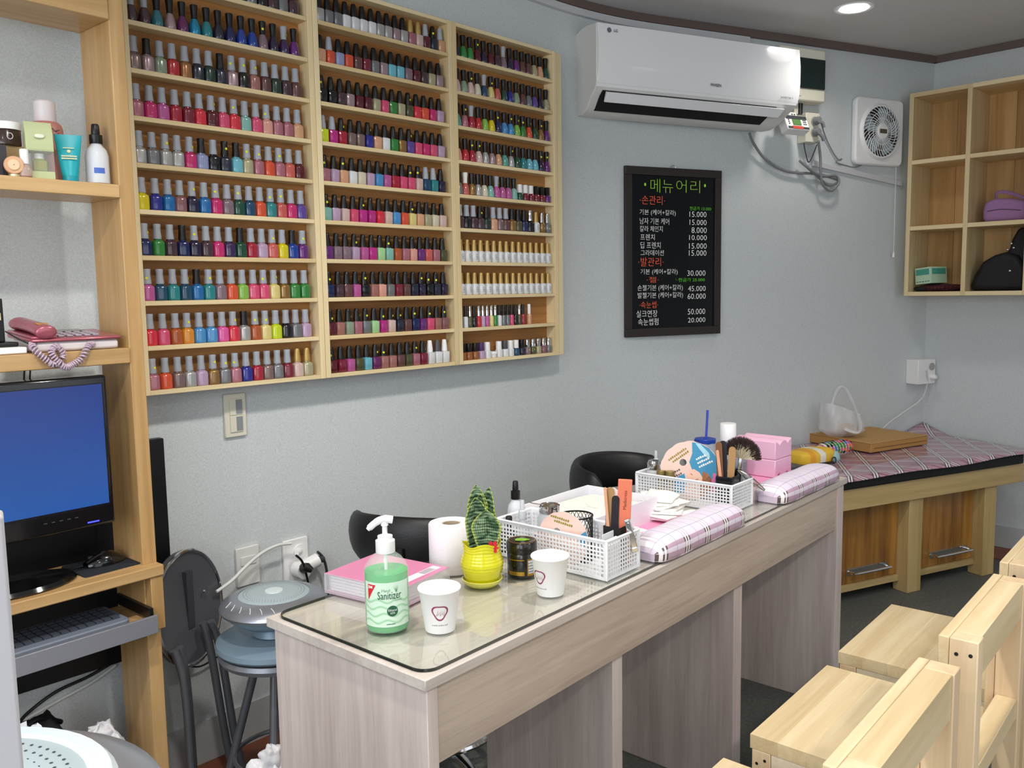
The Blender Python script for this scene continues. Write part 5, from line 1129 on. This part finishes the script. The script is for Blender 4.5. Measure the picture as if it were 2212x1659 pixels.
# ------------------------------------------------------------------ black salon stools behind the counter
def salon_stool(x, y, zb, label, phi=90, span=196):
    t = thing('salon_stool', label, 'stool', (x, y, 0), math.radians(phi-90), 'black stools behind the counter')
    MB().lathe([(.001,.40),(.15,.40),(.175,.415),(.18,.435),(.165,.46),(.001,.468)], 36, cap0=False, cap1=False).build('seat', M_BLACKL, t, smooth=True)
    def br_(u, v):
        a = math.radians(90-span/2+span*u); e = min(1, min(u,1-u)/.07)**.5 if 0 < u < 1 else .05; c = 2*PI*v; hh = .062*e*(.8+.35*math.sin(PI*u)); th = .024*e
        return ((.19+th*math.cos(c))*math.cos(a), (.19+th*math.cos(c))*math.sin(a)*.95, zb+hh*math.sin(c)-.014*math.cos(a)*0)
    MB().grid(br_, 40, 16, cv=True).build('backrest', M_BLACKL, t, smooth=True, ang=80)
    MB().tube(spline([(0,.05,.395),(0,.17,.40),(0,.215,.47),(0,.205,zb)],5), .012, 8, flat=.6).build('back_bracket', M_BLACK, t, smooth=True)
    MB().cyl(.025,.10,.40,16).build('gas_lift', M_CHROME, t, smooth=True)
    MB().tube([(.17*math.cos(2*PI*i/32), .17*math.sin(2*PI*i/32), .15) for i in range(32)], .010, 8, closed=True).build('foot_ring', M_CHROME, t, smooth=True)
    for k in range(3): a = 2*PI*k/3+.4; MB().tube([(.02*math.cos(a),.02*math.sin(a),.28),(.165*math.cos(a),.165*math.sin(a),.155)], .007, 8).build('ring_strut', M_CHROME, t, smooth=True)
    for k in range(5):
        a = 2*PI*k/5; MB().tube([(0.02*math.cos(a),.02*math.sin(a),.11),(.15*math.cos(a),.15*math.sin(a),.085),(.23*math.cos(a),.23*math.sin(a),.06)], [.018,.016,.012], 8, flat=.7).build('base_leg', M_CHROME, t, smooth=True)
        MB().lathe([(.024,-.011),(.026,-.008),(.026,.008),(.024,.011)], 16).build('caster', M_BLACK, t, (.225*math.cos(a),.225*math.sin(a),.026), (PI/2,0,a), smooth=True)
salon_stool(1.545, 1.62, .69, 'black padded salon stool behind the tissue roll', 205, 150)
salon_stool(2.50, 1.62, .645, 'black padded salon stool behind the white tray and far basket')

# ------------------------------------------------------------------ computer desk unit (stands a little off the wall)
dk_ = thing('computer_desk', 'honey pine computer desk with tall shelf uprights beside polish rack', 'desk', (.12, 2.087, 0), 0)
def dx(x): return x-.12
def dy(y): return y-2.087
U0, U1, UF, UBk = .924, .958, 1.939, 2.085
for a, b in ((U0, U1), (.12, .154)): BX(dx(a), dx(b), dy(UF), dy(UBk), 0, 2.10).build('upright', M_HONEYZ, dk_, bevel=.002)
for z0, z1 in ((1.522,1.5515), (1.153,1.188), (1.905,1.955)): BX(dx(.1545), dx(U0-.0005), dy(UF-.004), dy(UBk), z0, z1).build('shelf', M_HONEY, dk_, bevel=.002)
BX(dx(.12), dx(.958), dy(1.906), dy(1.9385), .654, .680).build('desktop_edge', M_HONEY, dk_, bevel=.003)
BX(dx(.1545), dx(.9235), dy(1.939), dy(UBk), .654, .680).build('desktop', M_HONEY, dk_)
for a in ((.926,.956), (.122,.152)): BX(dx(a[0]), dx(a[1]), dy(1.910), dy(1.9385), .526, .6535).build('tray_housing', M_HONEYZ, dk_, bevel=.002)
BX(dx(.915), dx(.923), dy(1.90), dy(2.07), .560, .585).build('tray_runner', M_BLACK, dk_)
BX(dx(.17), dx(.914), dy(1.895), dy(2.06), .548, .556).build('keyboard_tray', M_HONEY, dk_)
BX(dx(.165), dx(.926), dy(1.886), dy(1.894), .529, .571).build('tray_front', mat('alu_front','9a9ca6',.35,.5), dk_, bevel=.001)
bp_ = BX(-.75,.0,-.03,-.004,0,.56).build('backing_board', mat('panel_black','0c0c10',.4), None, FA.p(-.152,0,.376), (0,0,FA.a), bevel=.003); tag(bp_, 'large flat black board fixed on the wall behind the desk', 'board')
# monitor
MY = 1.945; mo = thing('computer_monitor', 'black computer monitor showing a plain blue screen on the desk', 'monitor', (.60, 2.0, .6805), 0)
mx = lambda x: x-.60
BX(mx(.345), mx(.862), -.075, -.04, .118, .452).build('casing', mat('monitor_black','09090c',.15,coat=.4), mo, bevel=.006)
BX(mx(.358), mx(.852), -.0765, -.0735, .160, .435).build('screen', None or mat('screen_off','0a0a12',.2), mo)
def screen_mat():
    m = bpy.data.materials.new('blue_screen'); m.use_nodes = True; N = m.node_tree.nodes; L = m.node_tree.links; b = N['Principled BSDF']
    tc = N.new('ShaderNodeTexCoord'); sp = N.new('ShaderNodeSeparateXYZ'); L.new(tc.outputs['Object'], sp.inputs[0])
    mr = N.new('ShaderNodeMapRange'); mr.inputs[1].default_value = .17; mr.inputs[2].default_value = .43; L.new(sp.outputs[2], mr.inputs[0])
    rp = N.new('ShaderNodeValToRGB'); rp.color_ramp.elements[0].color = lin('1a62c0'); rp.color_ramp.elements[1].color = lin('123090'); L.new(mr.outputs[0], rp.inputs[0])
    L.new(rp.outputs[0], b.inputs['Emission Color']); b.inputs['Emission Strength'].default_value = .62; b.inputs['Base Color'].default_value = (.01,.02,.05,1); b.inputs['Roughness'].default_value = .25; return m
BX(mx(.360), mx(.849), -.0772, -.0762, .166, .433).build('screen_image', screen_mat(), mo)
BX(-.04,.04,-.05,-.02,.02,.14).build('neck', M_BLACK, mo, bevel=.004)
MB().lathe([(.001,0),(.115,0),(.12,.004),(.11,.012),(.001,.018)], 36, sy=.62, cap0=False, cap1=False).build('stand_base', mat('base_gloss','08080a',.08,coat=.6), mo, (.075,-.005,0), smooth=True)
BX(mx(.80), mx(.825), -.0762, -.0745, .128, .131).build('power_light', mat('led_blue','3a40ff',.4,emit=2.0), mo)
for k in range(5): BX(mx(.71)+.016*k, mx(.71)+.016*k+.007, -.0758, -.0745, .145, .147).build('menu_button', M_DGREY, mo)
for dxx in (0,.012): cable('monitor_cable', [(.745+dxx,2.06,1.152),(.742+dxx,2.06,1.13),(.735+dxx,2.05,1.09)], .002, M_BLACK, 'thin black cable from the phone shelf '+('towards the monitor back' if dxx == 0 else 'beside its twin towards monitor'))
# mouse, pad
p = (.865, 2.012, .6805); md_ = MB().prism(rrect(-.07,.068,-.062,.062,.008,4), 0, .003).build('mouse_pad', mat('pad_navy','1d222c',.85), None, p, (0,0,.02)); tag(md_, 'dark navy mouse pad on the desk', 'mouse pad')
ms = thing('computer_mouse', 'glossy black computer mouse on the navy pad', 'mouse', (.872,2.018,.6838), .15)
MB().grid(lambda u, v: (-.048+.096*u, (.03*math.sin(PI*min(1,max(0,u*.9+.05)))**.5)*math.cos(PI*v), .030*math.sin(PI*min(1,u*.85+.12))**.8*math.sin(PI*v)**.9), 20, 16).build('mouse_body', mat('mouse_black','0c0c10',.15,coat=.5), ms, smooth=True, ang=80)
BX(-.040,-.018,-.002,.002,.014,.024).build('wheel', M_DGREY, ms)
cable('mouse_cable', [(.82,2.012,.690),(.80,2.03,.684),(.78,2.05,.684),(.74,2.07,.684)], .0022, M_BLACK, 'thin black mouse cable running behind the monitor base')
# keyboard
kb = thing('keyboard', 'grey keyboard with dark keys in the pull out tray', 'keyboard', (.44,1.91,.5565), 0)
MB().prism(rrect(0,.435,0,.135,.014,4), 0, .016).build('keyboard_body', mat('kb_grey','6c7482',.5), kb, bevel=.003)
km = BX(-.0075,.0075,-.0075,.0075,0,.005).mesh('key'); km.materials.append(mat('key_dark','3c414b',.5))
for r_ in range(5):
    for c_ in range(22):
        o = bpy.data.objects.new('key', km); COL.objects.link(o); o.parent = kb; o.location = (.022+c_*.0186, .032+r_*.0195, .016)
# phone
tp_ = thing('telephone', 'metallic pink desk telephone with grey keypad on the shelf', 'telephone', (.803,2.005,1.1885), 0); tp_.scale = (.88,.95,.95)
M_ROSE = mat('rose_metal','b0606e',.28,.45,coat=.3)
def wedge(x0,x1,y0,y1,z0f,z0b,z1f,z1b): return MB().add([(x0,y0,z0f),(x1,y0,z0f),(x1,y1,z0b),(x0,y1,z0b),(x0,y0,z1f),(x1,y0,z1f),(x1,y1,z1b),(x0,y1,z1b)], [(0,3,2,1),(4,5,6,7),(0,1,5,4),(1,2,6,5),(2,3,7,6),(3,0,4,7)])
wedge(-.085,.115,-.062,.072,0,0,.022,.030).build('base', mat('phone_white','d6cfd0',.4), tp_, bevel=.006)
wedge(-.095,.120,-.068,.074,.0225,.031,.030,.044).build('top_shell', M_ROSE, tp_, bevel=.004)
MB().tube(spline([(-.062,-.076,.044),(-.062,-.066,.046),(-.064,-.03,.053),(-.066,.02,.059),(-.068,.060,.063),(-.068,.072,.060)],5), [.014,.018,.021,.0235,.0245,.025,.025,.0245,.024,.0235,.023,.0225,.0225,.0225,.0225,.0225,.0225,.023,.0235,.024,.0245,.025,.0245,.0235,.021,.015], 14, flat=.62).build('handset', M_ROSE, tp_, smooth=True)
wedge(-.095,-.035,-.066,.073,.030,.043,.036,.050).build('cradle', M_ROSE, tp_, bevel=.003)
wedge(-.03,.075,.025,.066,.041,.0435,.0425,.0455).build('display', mat('phone_lcd','6a6c66',.2), tp_)
for r_ in range(4):
    for c_ in range(5): wedge(-.026+.021*c_,-.012+.021*c_,-.05+.018*r_,-.040+.018*r_,.032+.0018*r_,.033+.0018*r_,.036+.0018*r_,.037+.0018*r_).build('button', mat('phone_key','a39aa4',.4), tp_, bevel=.001)
wedge(-.075,-.050,-.058,-.042,.0620,.0645,.0630,.0655).build('sticker', mat('sticker_amber','c08a30',.5), tp_)
coil = []; base_pts = spline([Vector((.845,1.945,1.200)), Vector((.83,1.932,1.197)), Vector((.812,1.925,1.172)), Vector((.79,1.922,1.160)), Vector((.775,1.92,1.156)), Vector((.76,1.922,1.168)), Vector((.75,1.925,1.19)), Vector((.765,1.93,1.2)), Vector((.775,1.928,1.178)), Vector((.752,1.924,1.163)), Vector((.735,1.925,1.178)), Vector((.72,1.935,1.198)), Vector((.725,1.955,1.208))], 30)
for i, q in enumerate(base_pts):
    t_ = (base_pts[min(i+1,len(base_pts)-1)]-base_pts[max(i-1,0)]).normalized(); n1 = t_.orthogonal().normalized(); n2 = t_.cross(n1); a = i*2*PI/7; coil.append(q+(n1*math.cos(a)+n2*math.sin(a))*.0058)
o = MB().tube([c_-coil[0] for c_ in coil], .0021, 5).build('coiled_cord', mat('cord_mauve','b9a4b4',.5), None, coil[0], smooth=True); tag(o, 'coiled mauve telephone cord spilling over the shelf edge', 'cord')
ro = thing('wifi_router', 'white wireless router with black stand antenna on phone shelf', 'router', (.635,2.0,1.1885), 0)
BX(-.12,.075,-.058,.05,0,.014).build('router_body', M_WHITE, ro, bevel=.003); BX(-.08,.07,-.03,.045,.0142,.024).build('black_base', M_BLACK, ro, bevel=.003)
BX(.038,.052,-.008,.002,.024,.115).build('antenna', M_BLACK, ro, bevel=.002); BX(.040,.046,-.0092,-.008,.07,.085).build('antenna_label', mat('label_cream','cfc8a0',.5), ro)
cable('router_cable', [(.687,1.99,1.235),(.71,1.97,1.215),(.735,1.955,1.2),(.76,1.96,1.192)], .0016, M_BLACK, 'thin black wire between router antenna and telephone')
# cosmetics on the upper shelf
SZ = 1.5519; SY = 1.985
def sp(px_, py_=385, yy=SY): return ony(px_, py_, yy)
q = sp(208); spray('spray_bottle', Vector((q.x,1.975,SZ)), 'white frosted spray bottle with black nozzle beside the desk upright', .092, .0245, M_FROST, M_BLACK, z=SZ, blue=True)
q = sp(148); tb = thing('cream_tube', 'turquoise cream tube standing on its cap on upper shelf', 'tube', (q.x-.004,1.965,SZ), facing((q.x,1.965)))
def tubefn(u, v):
    a = 2*PI*u; wv = .0165+.0105*v; dv = .0150*(1-v)+.0012; return (wv*math.cos(a), dv*math.sin(a), .012+.088*v)
MB().grid(tubefn, 28, 10, cu=True).build('tube_body', mat('turquoise','18a3ae',.35), tb, smooth=True, ang=80)
MB().lathe([(.015,0),(.0165,.001),(.0165,.0125)], 24, sy=.95).build('cap', mat('turq_cap','1a98a6',.35), tb, smooth=True)
GP = mat('gold_foil','e0d8a8',.3,.6)
text('tube_print', 'ALOHA', GP, tb, (0,-.0085,.066), w=.020, h=.005) if False else None
for z, w_ in ((.052,.030),(.047,.030)): BX(-w_/2,w_/2,-.0135,-.0128,z,z+.0026).build('foil_print', GP, tb)
MB().add(*disc(.0035,-.0105,(0,.064),14)).build('foil_print', GP, tb); BX(-.011,.011,-.0098,-.0092,.070,.0718).build('foil_print', GP, tb)
q = sp(132); pk_ = thing('pink_bottle', 'large dusty pink lotion bottle with frosted white cap', 'bottle', (q.x,2.045,SZ), facing((q.x,2.045)))
MB().lathe([(.030,0),(.034,.003),(.034,.118),(.032,.128),(.027,.134),(.02,.136)], 32).build('bottle_body', mat('dusty_pink','b87a72',.35), pk_, smooth=True)
MB().lathe([(.021,.135),(.0225,.138),(.0215,.178),(.018,.181)], 28).build('cap', mat('frost_cap','e2d8da',.3,alpha=.85), pk_, smooth=True)
rr_ = random.Random(3)
for k in range(14): BX(-.001,.001,0,.0004,0,.002).build('print_mark', mat('print_dark','4a3038',.6), pk_, (.0345*math.sin(.1+.055*k), -.0345*math.cos(.1+.055*k), .105+.012*rr_.random()), (0,rr_.uniform(-.6,.6),.1+.055*k))
text('bottle_print', 'Q·cell', MATS['print_dark'], pk_, (0,0,.09), w=.026, h=.008, bend=.0345, rot=(0,0,.35)) if False else None
q = sp(88); hb = thing('gift_box', 'pale green house shaped oil box with clear window', 'box', (q.x-.004,1.975,SZ), facing((q.x,1.975),.12))
MB().prism([(-.026,.058),(.026,.058),(.026,.088),(.0,.122),(-.026,.088)] if False else [(-.022,.058),(.022,.058),(.022,.092),(.004,.120),(-.004,.120),(-.022,.092)], -.026, .026).build('box_top', mat('sage_card','b9c294',.6), hb, (0,0,0), (PI/2,0,PI/2), bevel=.0008)
BX(-.022,.022,-.0268,-.0262,.060,.0602).build('fold_line', MATS['print_dark'], hb)
blob((0,-.0262,.088), .009, .0006, .004, .0, 1).build('printed_oval', mat('oval_white','dfe4d0',.6), hb)
text('box_print', 'OIL', mat('print_sage','6e7a52',.6), hb, (0,-.0263,.072), w=.02, h=.004) if False else None
MB().box(-.025,.025,-.025,.025,0,.016).build('box_base', MATS['sage_card'], hb); MB().box(-.025,.025,-.025,.025,.0163,.0577).build('clear_window', mat('window_clear','e8eeea',.05,alpha=.18), hb)
ob = MB().lathe([(.013,.0),(.015,.002),(.015,.022),(.010,.027)], 18, n=4).build('oil_bottle', mat('oil_yellow','8a8a1c',.1,coat=.5), hb, (0,0,.0168), smooth=True); MB().lathe([(.009,.027),(.009,.038)], 16).build('oil_cap', M_WHITE, ob, smooth=True)
q = sp(43); ro_ = thing('roll_on_bottle', 'clear round bottle with red oil and white cap', 'bottle', (q.x,1.955,SZ), 0)
MB().lathe([(.010,0),(.013,.003),(.0135,.016),(.009,.026),(.007,.028)], 20).build('bottle_body', mat('clear_pinkish','d6bdb4',.08,alpha=.6), ro_, smooth=True); MB().lathe([(.0095,.001),(.012,.003),(.0125,.007)], 18).build('red_oil', mat('red_oil','a03018',.2), ro_, smooth=True); MB().lathe([(.0085,.028),(.0085,.056),(.0075,.058)], 18).build('cap', M_WHITE, ro_, smooth=True)
q = sp(20); gf = thing('perfume_flask', 'small round peach and gold perfume flask', 'bottle', (q.x,1.955,SZ), facing((q.x,1.955)))
MB().lathe([(.001,-.006),(.017,-.006),(.019,-.003),(.019,.003),(.017,.006),(.001,.006)], 24, cap0=False, cap1=False).build('flask_body', mat('peach_glass','d8a882',.15,coat=.5), gf, (0,0,.0235), (PI/2,0,0), smooth=True)
MB().lathe([(.012,.0065),(.010,.009),(.001,.0095)], 20, cap1=False).build('medallion', mat('medallion','e6c6a0',.3), gf, (0,0,.0235), (PI/2,0,0), smooth=True); MB().lathe([(.010,0),(.010,.005)], 18).build('foot', GP, gf)
q = sp(32, 350, 2.02); tx_ = BX(-.022,.022,-.018,.018,0,.070).build('tan_box', mat('tan_card','a98d66',.7), None, (q.x-.004,2.02,SZ), bevel=.001); tag(tx_, 'plain tan cosmetic box carrying the brown jar', 'box')
bj = thing('brown_jar', 'dark brown cream jar with white lid on tan box', 'jar', (q.x-.012,2.02,SZ+.0705), facing((q.x,2.02)))
MB().lathe([(.024,0),(.027,.002),(.027,.030),(.025,.033)], 28).build('jar_body', mat('jar_brown','35211a',.2,coat=.4), bj, smooth=True); MB().lathe([(.028,.033),(.028,.047),(.026,.049)], 28).build('lid', M_WHITE, bj, smooth=True)
v_, f_ = ring_poly([(.006*math.cos(2*PI*i/20)+.006, .018+.007*math.sin(2*PI*i/20)) for i in range(20)], [(.0043*math.cos(2*PI*i/20)+.006, .018+.0053*math.sin(2*PI*i/20)) for i in range(20)], -.0275); MB().add(v_, f_).build('printed_ring', mat('print_silver','b8b4b0',.4), bj)
q = sp(6, 340, 1.99); dkb = BX(-.008,.010,-.012,.012,0,.066).build('dark_carton', mat('carton_grey','3c3a40',.5), None, (q.x-.008,1.985,SZ), bevel=.001); tag(dkb, 'narrow dark grey carton beside the tan box', 'box')

# ------------------------------------------------------------------ wall fittings on the straight wall
sw = thing('light_switch', 'cream light switch plate with two grey rockers under polish rack', 'switch', FA.p(.066,0,.908), FA.a)
BX(-.033,.033,-.009,-.001,0,.122).build('plate', M_CREAM, sw, bevel=.002)
for z in (.014,.062): BX(-.018,.020,-.0125,-.009,z,z+.046).build('rocker', M_CREAM, sw, bevel=.001); BX(.0,.019,-.0132,-.0125,z+.003,z+.043).build('grey_insert', M_GREY, sw)
pt_ = thing('blank_plate', 'small cream blank wall plate beside the double wall outlet', 'wall plate', FA.p(.082,0,.475), FA.a)
BX(-.036,.036,-.010,-.001,0,.112).build('plate', mat('plate_pale','dededa',.45), pt_, bevel=.002); BX(-.024,.024,-.0125,-.010,.06,.085).build('insert', MATS['plate_pale'], pt_, bevel=.001)
so = thing('wall_outlet', 'white double wall outlet with round plug adapter near counter', 'outlet', FA.p(.240,0,.440), FA.a)
BX(-.042,.042,-.010,-.001,0,.135).build('plate', M_WHITE, so, bevel=.002)
MB().lathe([(.021,0),(.021,.005),(.017,.005)], 20).build('socket_ring', M_WHITE, so, (.012,-.010,.095), (PI/2,0,0), smooth=True)
MB().tube([(.012,-.010,.095),(-.005,-.030,.098),(-.018,-.042,.101)], [.010,.0095,.006], 10).build('white_plug', M_WHITE, so, smooth=True)
ad = MB().tube([(.0,-.012,.045),(.0,-.052,.045)], .024, 20).tube([(.0,-.030,.045),(.058,-.034,.062)], .021, 18); ad.build('adapter', M_WHITE, so, smooth=True)
MB().tube([(-.003,-.054,.055),(-.006,-.075,.062),(.004,-.085,.052)], [.016,.014,.008], 12).build('black_plug', M_BLACK, so, smooth=True)
MB().tube([(.058,-.034,.062),(.080,-.034,.058)], [.013,.009], 10).build('grey_plug', M_DGREY, so, smooth=True)
cable('dryer_cable', [Ap(629,1174,.045), Ap(600,1178,.045), Ap(565,1195,.05), Ap(530,1225,.07), Ap(500,1255,.09), Ap(468,1278,.10)], .0045, M_WCABLE, 'white cable arching from the wall outlet behind silver dryer')
cable('adapter_cable', [Ap(640,1200,.09), Ap(652,1212,.08), Ap(660,1235,.07), Ap(666,1262,.06), Ap(670,1300,.04)], .0035, M_BLACK, 'black cable dropping from the plug adapter')
cable('charger_cable', [Ap(686,1192,.034), Ap(698,1205,.03), Ap(706,1235,.025), Ap(709,1285,.02), Ap(708,1340,.02)], .0042, M_DGREY, 'dark grey cable hanging from the side plug of adapter')
cable('floor_cable', [Ap(395,1437,.02), Ap(430,1440,.015), Ap(460,1425,.015), Ap(475,1415,.015)], .0025, M_BLACK, 'thin black cable on the wall behind the folded stool')
cable('desk_cable', [Ap(245,1430,.012), Ap(190,1462,.012), Ap(120,1495,.012), Ap(60,1540,.012), Ap(35,1570,.012)], .004, M_BLACK, 'black cable sagging along the wall under the desk')
cable('desk_cable_pale', [Ap(250,1437,.006), Ap(195,1476,.006), Ap(125,1514,.006), Ap(50,1556,.006)], .004, M_WCABLE, 'pale grey cable sagging along the wall under the desk')

# ------------------------------------------------------------------ folded stool, round stool with dryer
fs_ = thing('folded_stool', 'folded metal stool showing its dark round underside beside desk', 'stool', (1.088,2.05,0), math.radians(22))
M_GUN = mat('gunmetal','6c6e74',.3,.5)
MB().lathe([(.001,-.004),(.135,-.004),(.146,-.008),(.150,.002),(.146,.016),(.001,.018)], 48, sx=.84, cap0=False, cap1=False).build('seat_pan', M_GUN, fs_, (0,0,.504), (-PI/2-.08,0,0), smooth=True)
MB().tube([(.147*.84*math.cos(2*PI*i/48), .147*math.sin(2*PI*i/48), -.007) for i in range(48)], .005, 8, closed=True).build('seat_rim', M_CHROME, fs_, (0,0,.504), (-PI/2-.08,0,0), smooth=True)
BX(-.012,.012,-.010,.004,.45,.60).build('hinge_bar', M_DGREY, fs_)
for x, z in ((.05,.53),(.045,.40),(-.05,.40)): MB().sph((x,-.012,z), .005,.003,.005,8,5).build('rivet', M_CHROME, fs_, smooth=True)
for x0_, k in ((.028,0),(.05,1)): MB().tube(spline([(x0_*.6,-.03-.012*k,.46),(x0_,-.04-.012*k,.38),(x0_+.03,-.05-.012*k,.12),(x0_+.055,-.055-.012*k,.008)],6), .0105, 10).build('leg', M_GUN, fs_, smooth=True)
for x0_, k in ((-.075,0),(-.095,1)): MB().tube(spline([(x0_,-.03,.43),(x0_+.012,-.035-.01*k,.33),(x0_+.012,-.04-.01*k,.1),(x0_+.0,-.045-.01*k,.008)],6), .0105, 10).build('leg', M_GUN, fs_, smooth=True)
STX, STY, SH_ = 1.215, 1.845, .45
rs_ = thing('round_stool', 'round blue grey padded stool with silver rim under the dryer', 'stool', (STX,STY,0), 0)
MB().lathe([(.001,SH_-.028),(.147,SH_-.028),(.152,SH_-.022),(.15,SH_-.010),(.135,SH_-.002),(.001,SH_)], 48, cap0=False, cap1=False).build('seat_pad', M_BLUEGREY, rs_, smooth=True)
MB().lathe([(.12,SH_-.062),(.140,SH_-.058),(.148,SH_-.045),(.145,SH_-.034),(.001,SH_-.033)], 48, cap1=False).build('seat_rim', M_SILVER, rs_, smooth=True)
for k in range(4): a = PI/4+k*PI/2; MB().tube([(.05*math.cos(a),.05*math.sin(a),SH_-.06),(.16*math.cos(a),.16*math.sin(a),.006)], .011, 10).build('leg', M_GUN, rs_, smooth=True)
MB().tube([(.12*math.cos(2*PI*i/32), .12*math.sin(2*PI*i/32), .13) for i in range(32)], .006, 8, closed=True).build('leg_ring', M_GUN, rs_, smooth=True)
def nail_dryer(x, y, z, label, rz, ring=False, sc=1.0):
    t = thing('nail_dryer', label, 'nail dryer', (x,y,z), rz, 'silver dome nail dryers'); t.scale = (sc,sc,sc); k0 = len(t.children)
    MB().lathe([(.055,.055),(.06,.058),(.055,.07),(.05,.085)], 32).build('foot', M_BLUEGREY, t, smooth=True)
    MB().lathe([(.05,.084),(.09,.090),(.118,.108),(.124,.122)], 48).build('lower_bowl', M_BLUEGREY, t, smooth=True)
    MB().lathe([(.124,.122),(.138,.126),(.142,.134),(.136,.146),(.115,.158),(.093,.163)], 48, cap0=False, cap1=False).build('dome', M_SILVER, t, smooth=True)
    if ring: MB().lathe([(.088,.1635),(.092,.1665),(.104,.1650),(.108,.160)], 48, cap0=False, cap1=False).build('light_ring', mat('ring_pale','c6d2d8',.3), t, smooth=True)
    MB().lathe([(.093,.162),(.088,.165),(.05,.168),(.001,.169)], 48, cap0=False, cap1=False).build('grille_disc', mat('grille_grey','a3b2b8',.45), t, smooth=True)
    MB().lathe([(.024,.168),(.023,.171),(.001,.172)], 28, cap0=False, cap1=False).build('badge', mat('badge_pale','cfdcdc',.4), t, smooth=True)
    h = MB()
    for r_ in range(7):
        rr = .032+.0078*r_; n = 22+7*r_
        for k in range(n):
            a = 2*PI*(k+.5*(r_%2))/n; zz = .1685-(rr/.088)**2*.0030
            h.add([(rr*math.cos(a)+.0013*math.cos(b), rr*math.sin(a)+.0013*math.sin(b), zz) for b in [i*PI/3 for i in range(6)]], [tuple(range(6))])
    o = h.build('vent_holes', mat('hole_dark','39434a',.6), t); o['kind'] = 'stuff'
    for k in range(6):
        a = math.radians(165+14*k); MB().tube([(.112*math.cos(a-.05),.112*math.sin(a-.05),.1605),(.12*math.cos(a),.12*math.sin(a),.1565),(.129*math.cos(a+.03),.129*math.sin(a+.03),.1515)], .0009, 5).build('slot_mark', M_WHITE, t)
    for ch in t.children: ch.location.z -= .055
    return t
nail_dryer(STX-.005, STY+.0, SH_+.0005, 'silver dome nail dryer with perforated disc on round stool', 0, False, .95)

# foreground at the left edge
NDX, NDY, NDZ = .233, .98, .615
sd = thing('side_stand', 'low white side stand carrying the silver dryer near the desk', 'stand', (NDX,NDY,0), 0)
MB().lathe([(.15,NDZ-.02),(.15,NDZ)], 36).build('stand_top', M_WHITE, sd); MB().cyl(.025,.02,NDZ-.02,16).build('stand_pole', M_GREY, sd, smooth=True); MB().lathe([(.14,0),(.14,.015),(.03,.025)], 36).build('stand_base', M_GREY, sd, smooth=True)
nail_dryer(NDX, NDY, NDZ+.0005, 'silver dome nail dryer with pale ring beside grey display board', 1.2, True, 1.62)
E_ = Vector((.176,.534,0)); gb = thing('display_board', 'grey upright display board with colourful paper topper at entrance', 'display board', E_, facing(E_))
BX(-.20,0,0,.02,0,1.178).build('board', mat('board_grey','b4b2b6',.6), gb, bevel=.002)
MB().prism([(-.15,1.178),(-.006,1.179),(-.003,1.19),(-.008,1.205),(-.15,1.21)], 0, .002).build('yellow_card', mat('card_yellow','b8ab3a',.6), gb, (0,.012,0), (PI/2,0,0))
MB().prism([(-.15,1.204),(-.009,1.205),(.0,1.226),(-.008,1.229),(-.15,1.234)], 0, .002).build('green_card', mat('card_green','3f7a34',.6), gb, (0,.010,0), (PI/2,0,0))
# heaps on the floor under the desk
bk_ = thing('black_bag', 'black shoulder bag resting on floor under the desk', 'bag', (.705,2.02,0), 0)
blob((0,0,.182), .05, .05, .182, .06, 61, e=4).build('bag_body', mat('bag_black','0a0a0e',.6), bk_, smooth=True, ang=80)
MB().tube(spline([(-.04,0,.34),(-.01,-.01,.372),(.04,-.01,.345)],6), .012, 8, flat=.5).build('bag_strap', MATS['bag_black'], bk_, smooth=True)
for x, y, h_, sd_, lb in ((.625,1.86,.205,71,'crumpled white plastic sack before the black bag'), (.825,1.985,.15,73,'crumpled white plastic sack under the desk leg')):
    t = thing('white_sack', lb, 'bag', (x,y,0), 0); blob((0,0,h_), .05, .05, h_, .16, sd_, 40, 24).build('sack_body', film('sack_film','eeeef2',.97,.3,.25), t, smooth=True, ang=80)
    blob((0,0,h_*2-.01), .025, .022, .025, .3, sd_+1).build('knot', MATS['sack_film'], t, smooth=True, ang=80)
wb = thing('white_sack', 'white plastic sack standing between round stool and counter', 'bag', (.98,1.53,0), 0)
blob((0,0,.16), .075, .07, .16, .14, 81, 40, 24).build('sack_body', MATS['sack_film'], wb, smooth=True, ang=80)
blob((0,0,.325), .022, .02, .025, .3, 82).build('knot', MATS['sack_film'], wb, smooth=True, ang=80)
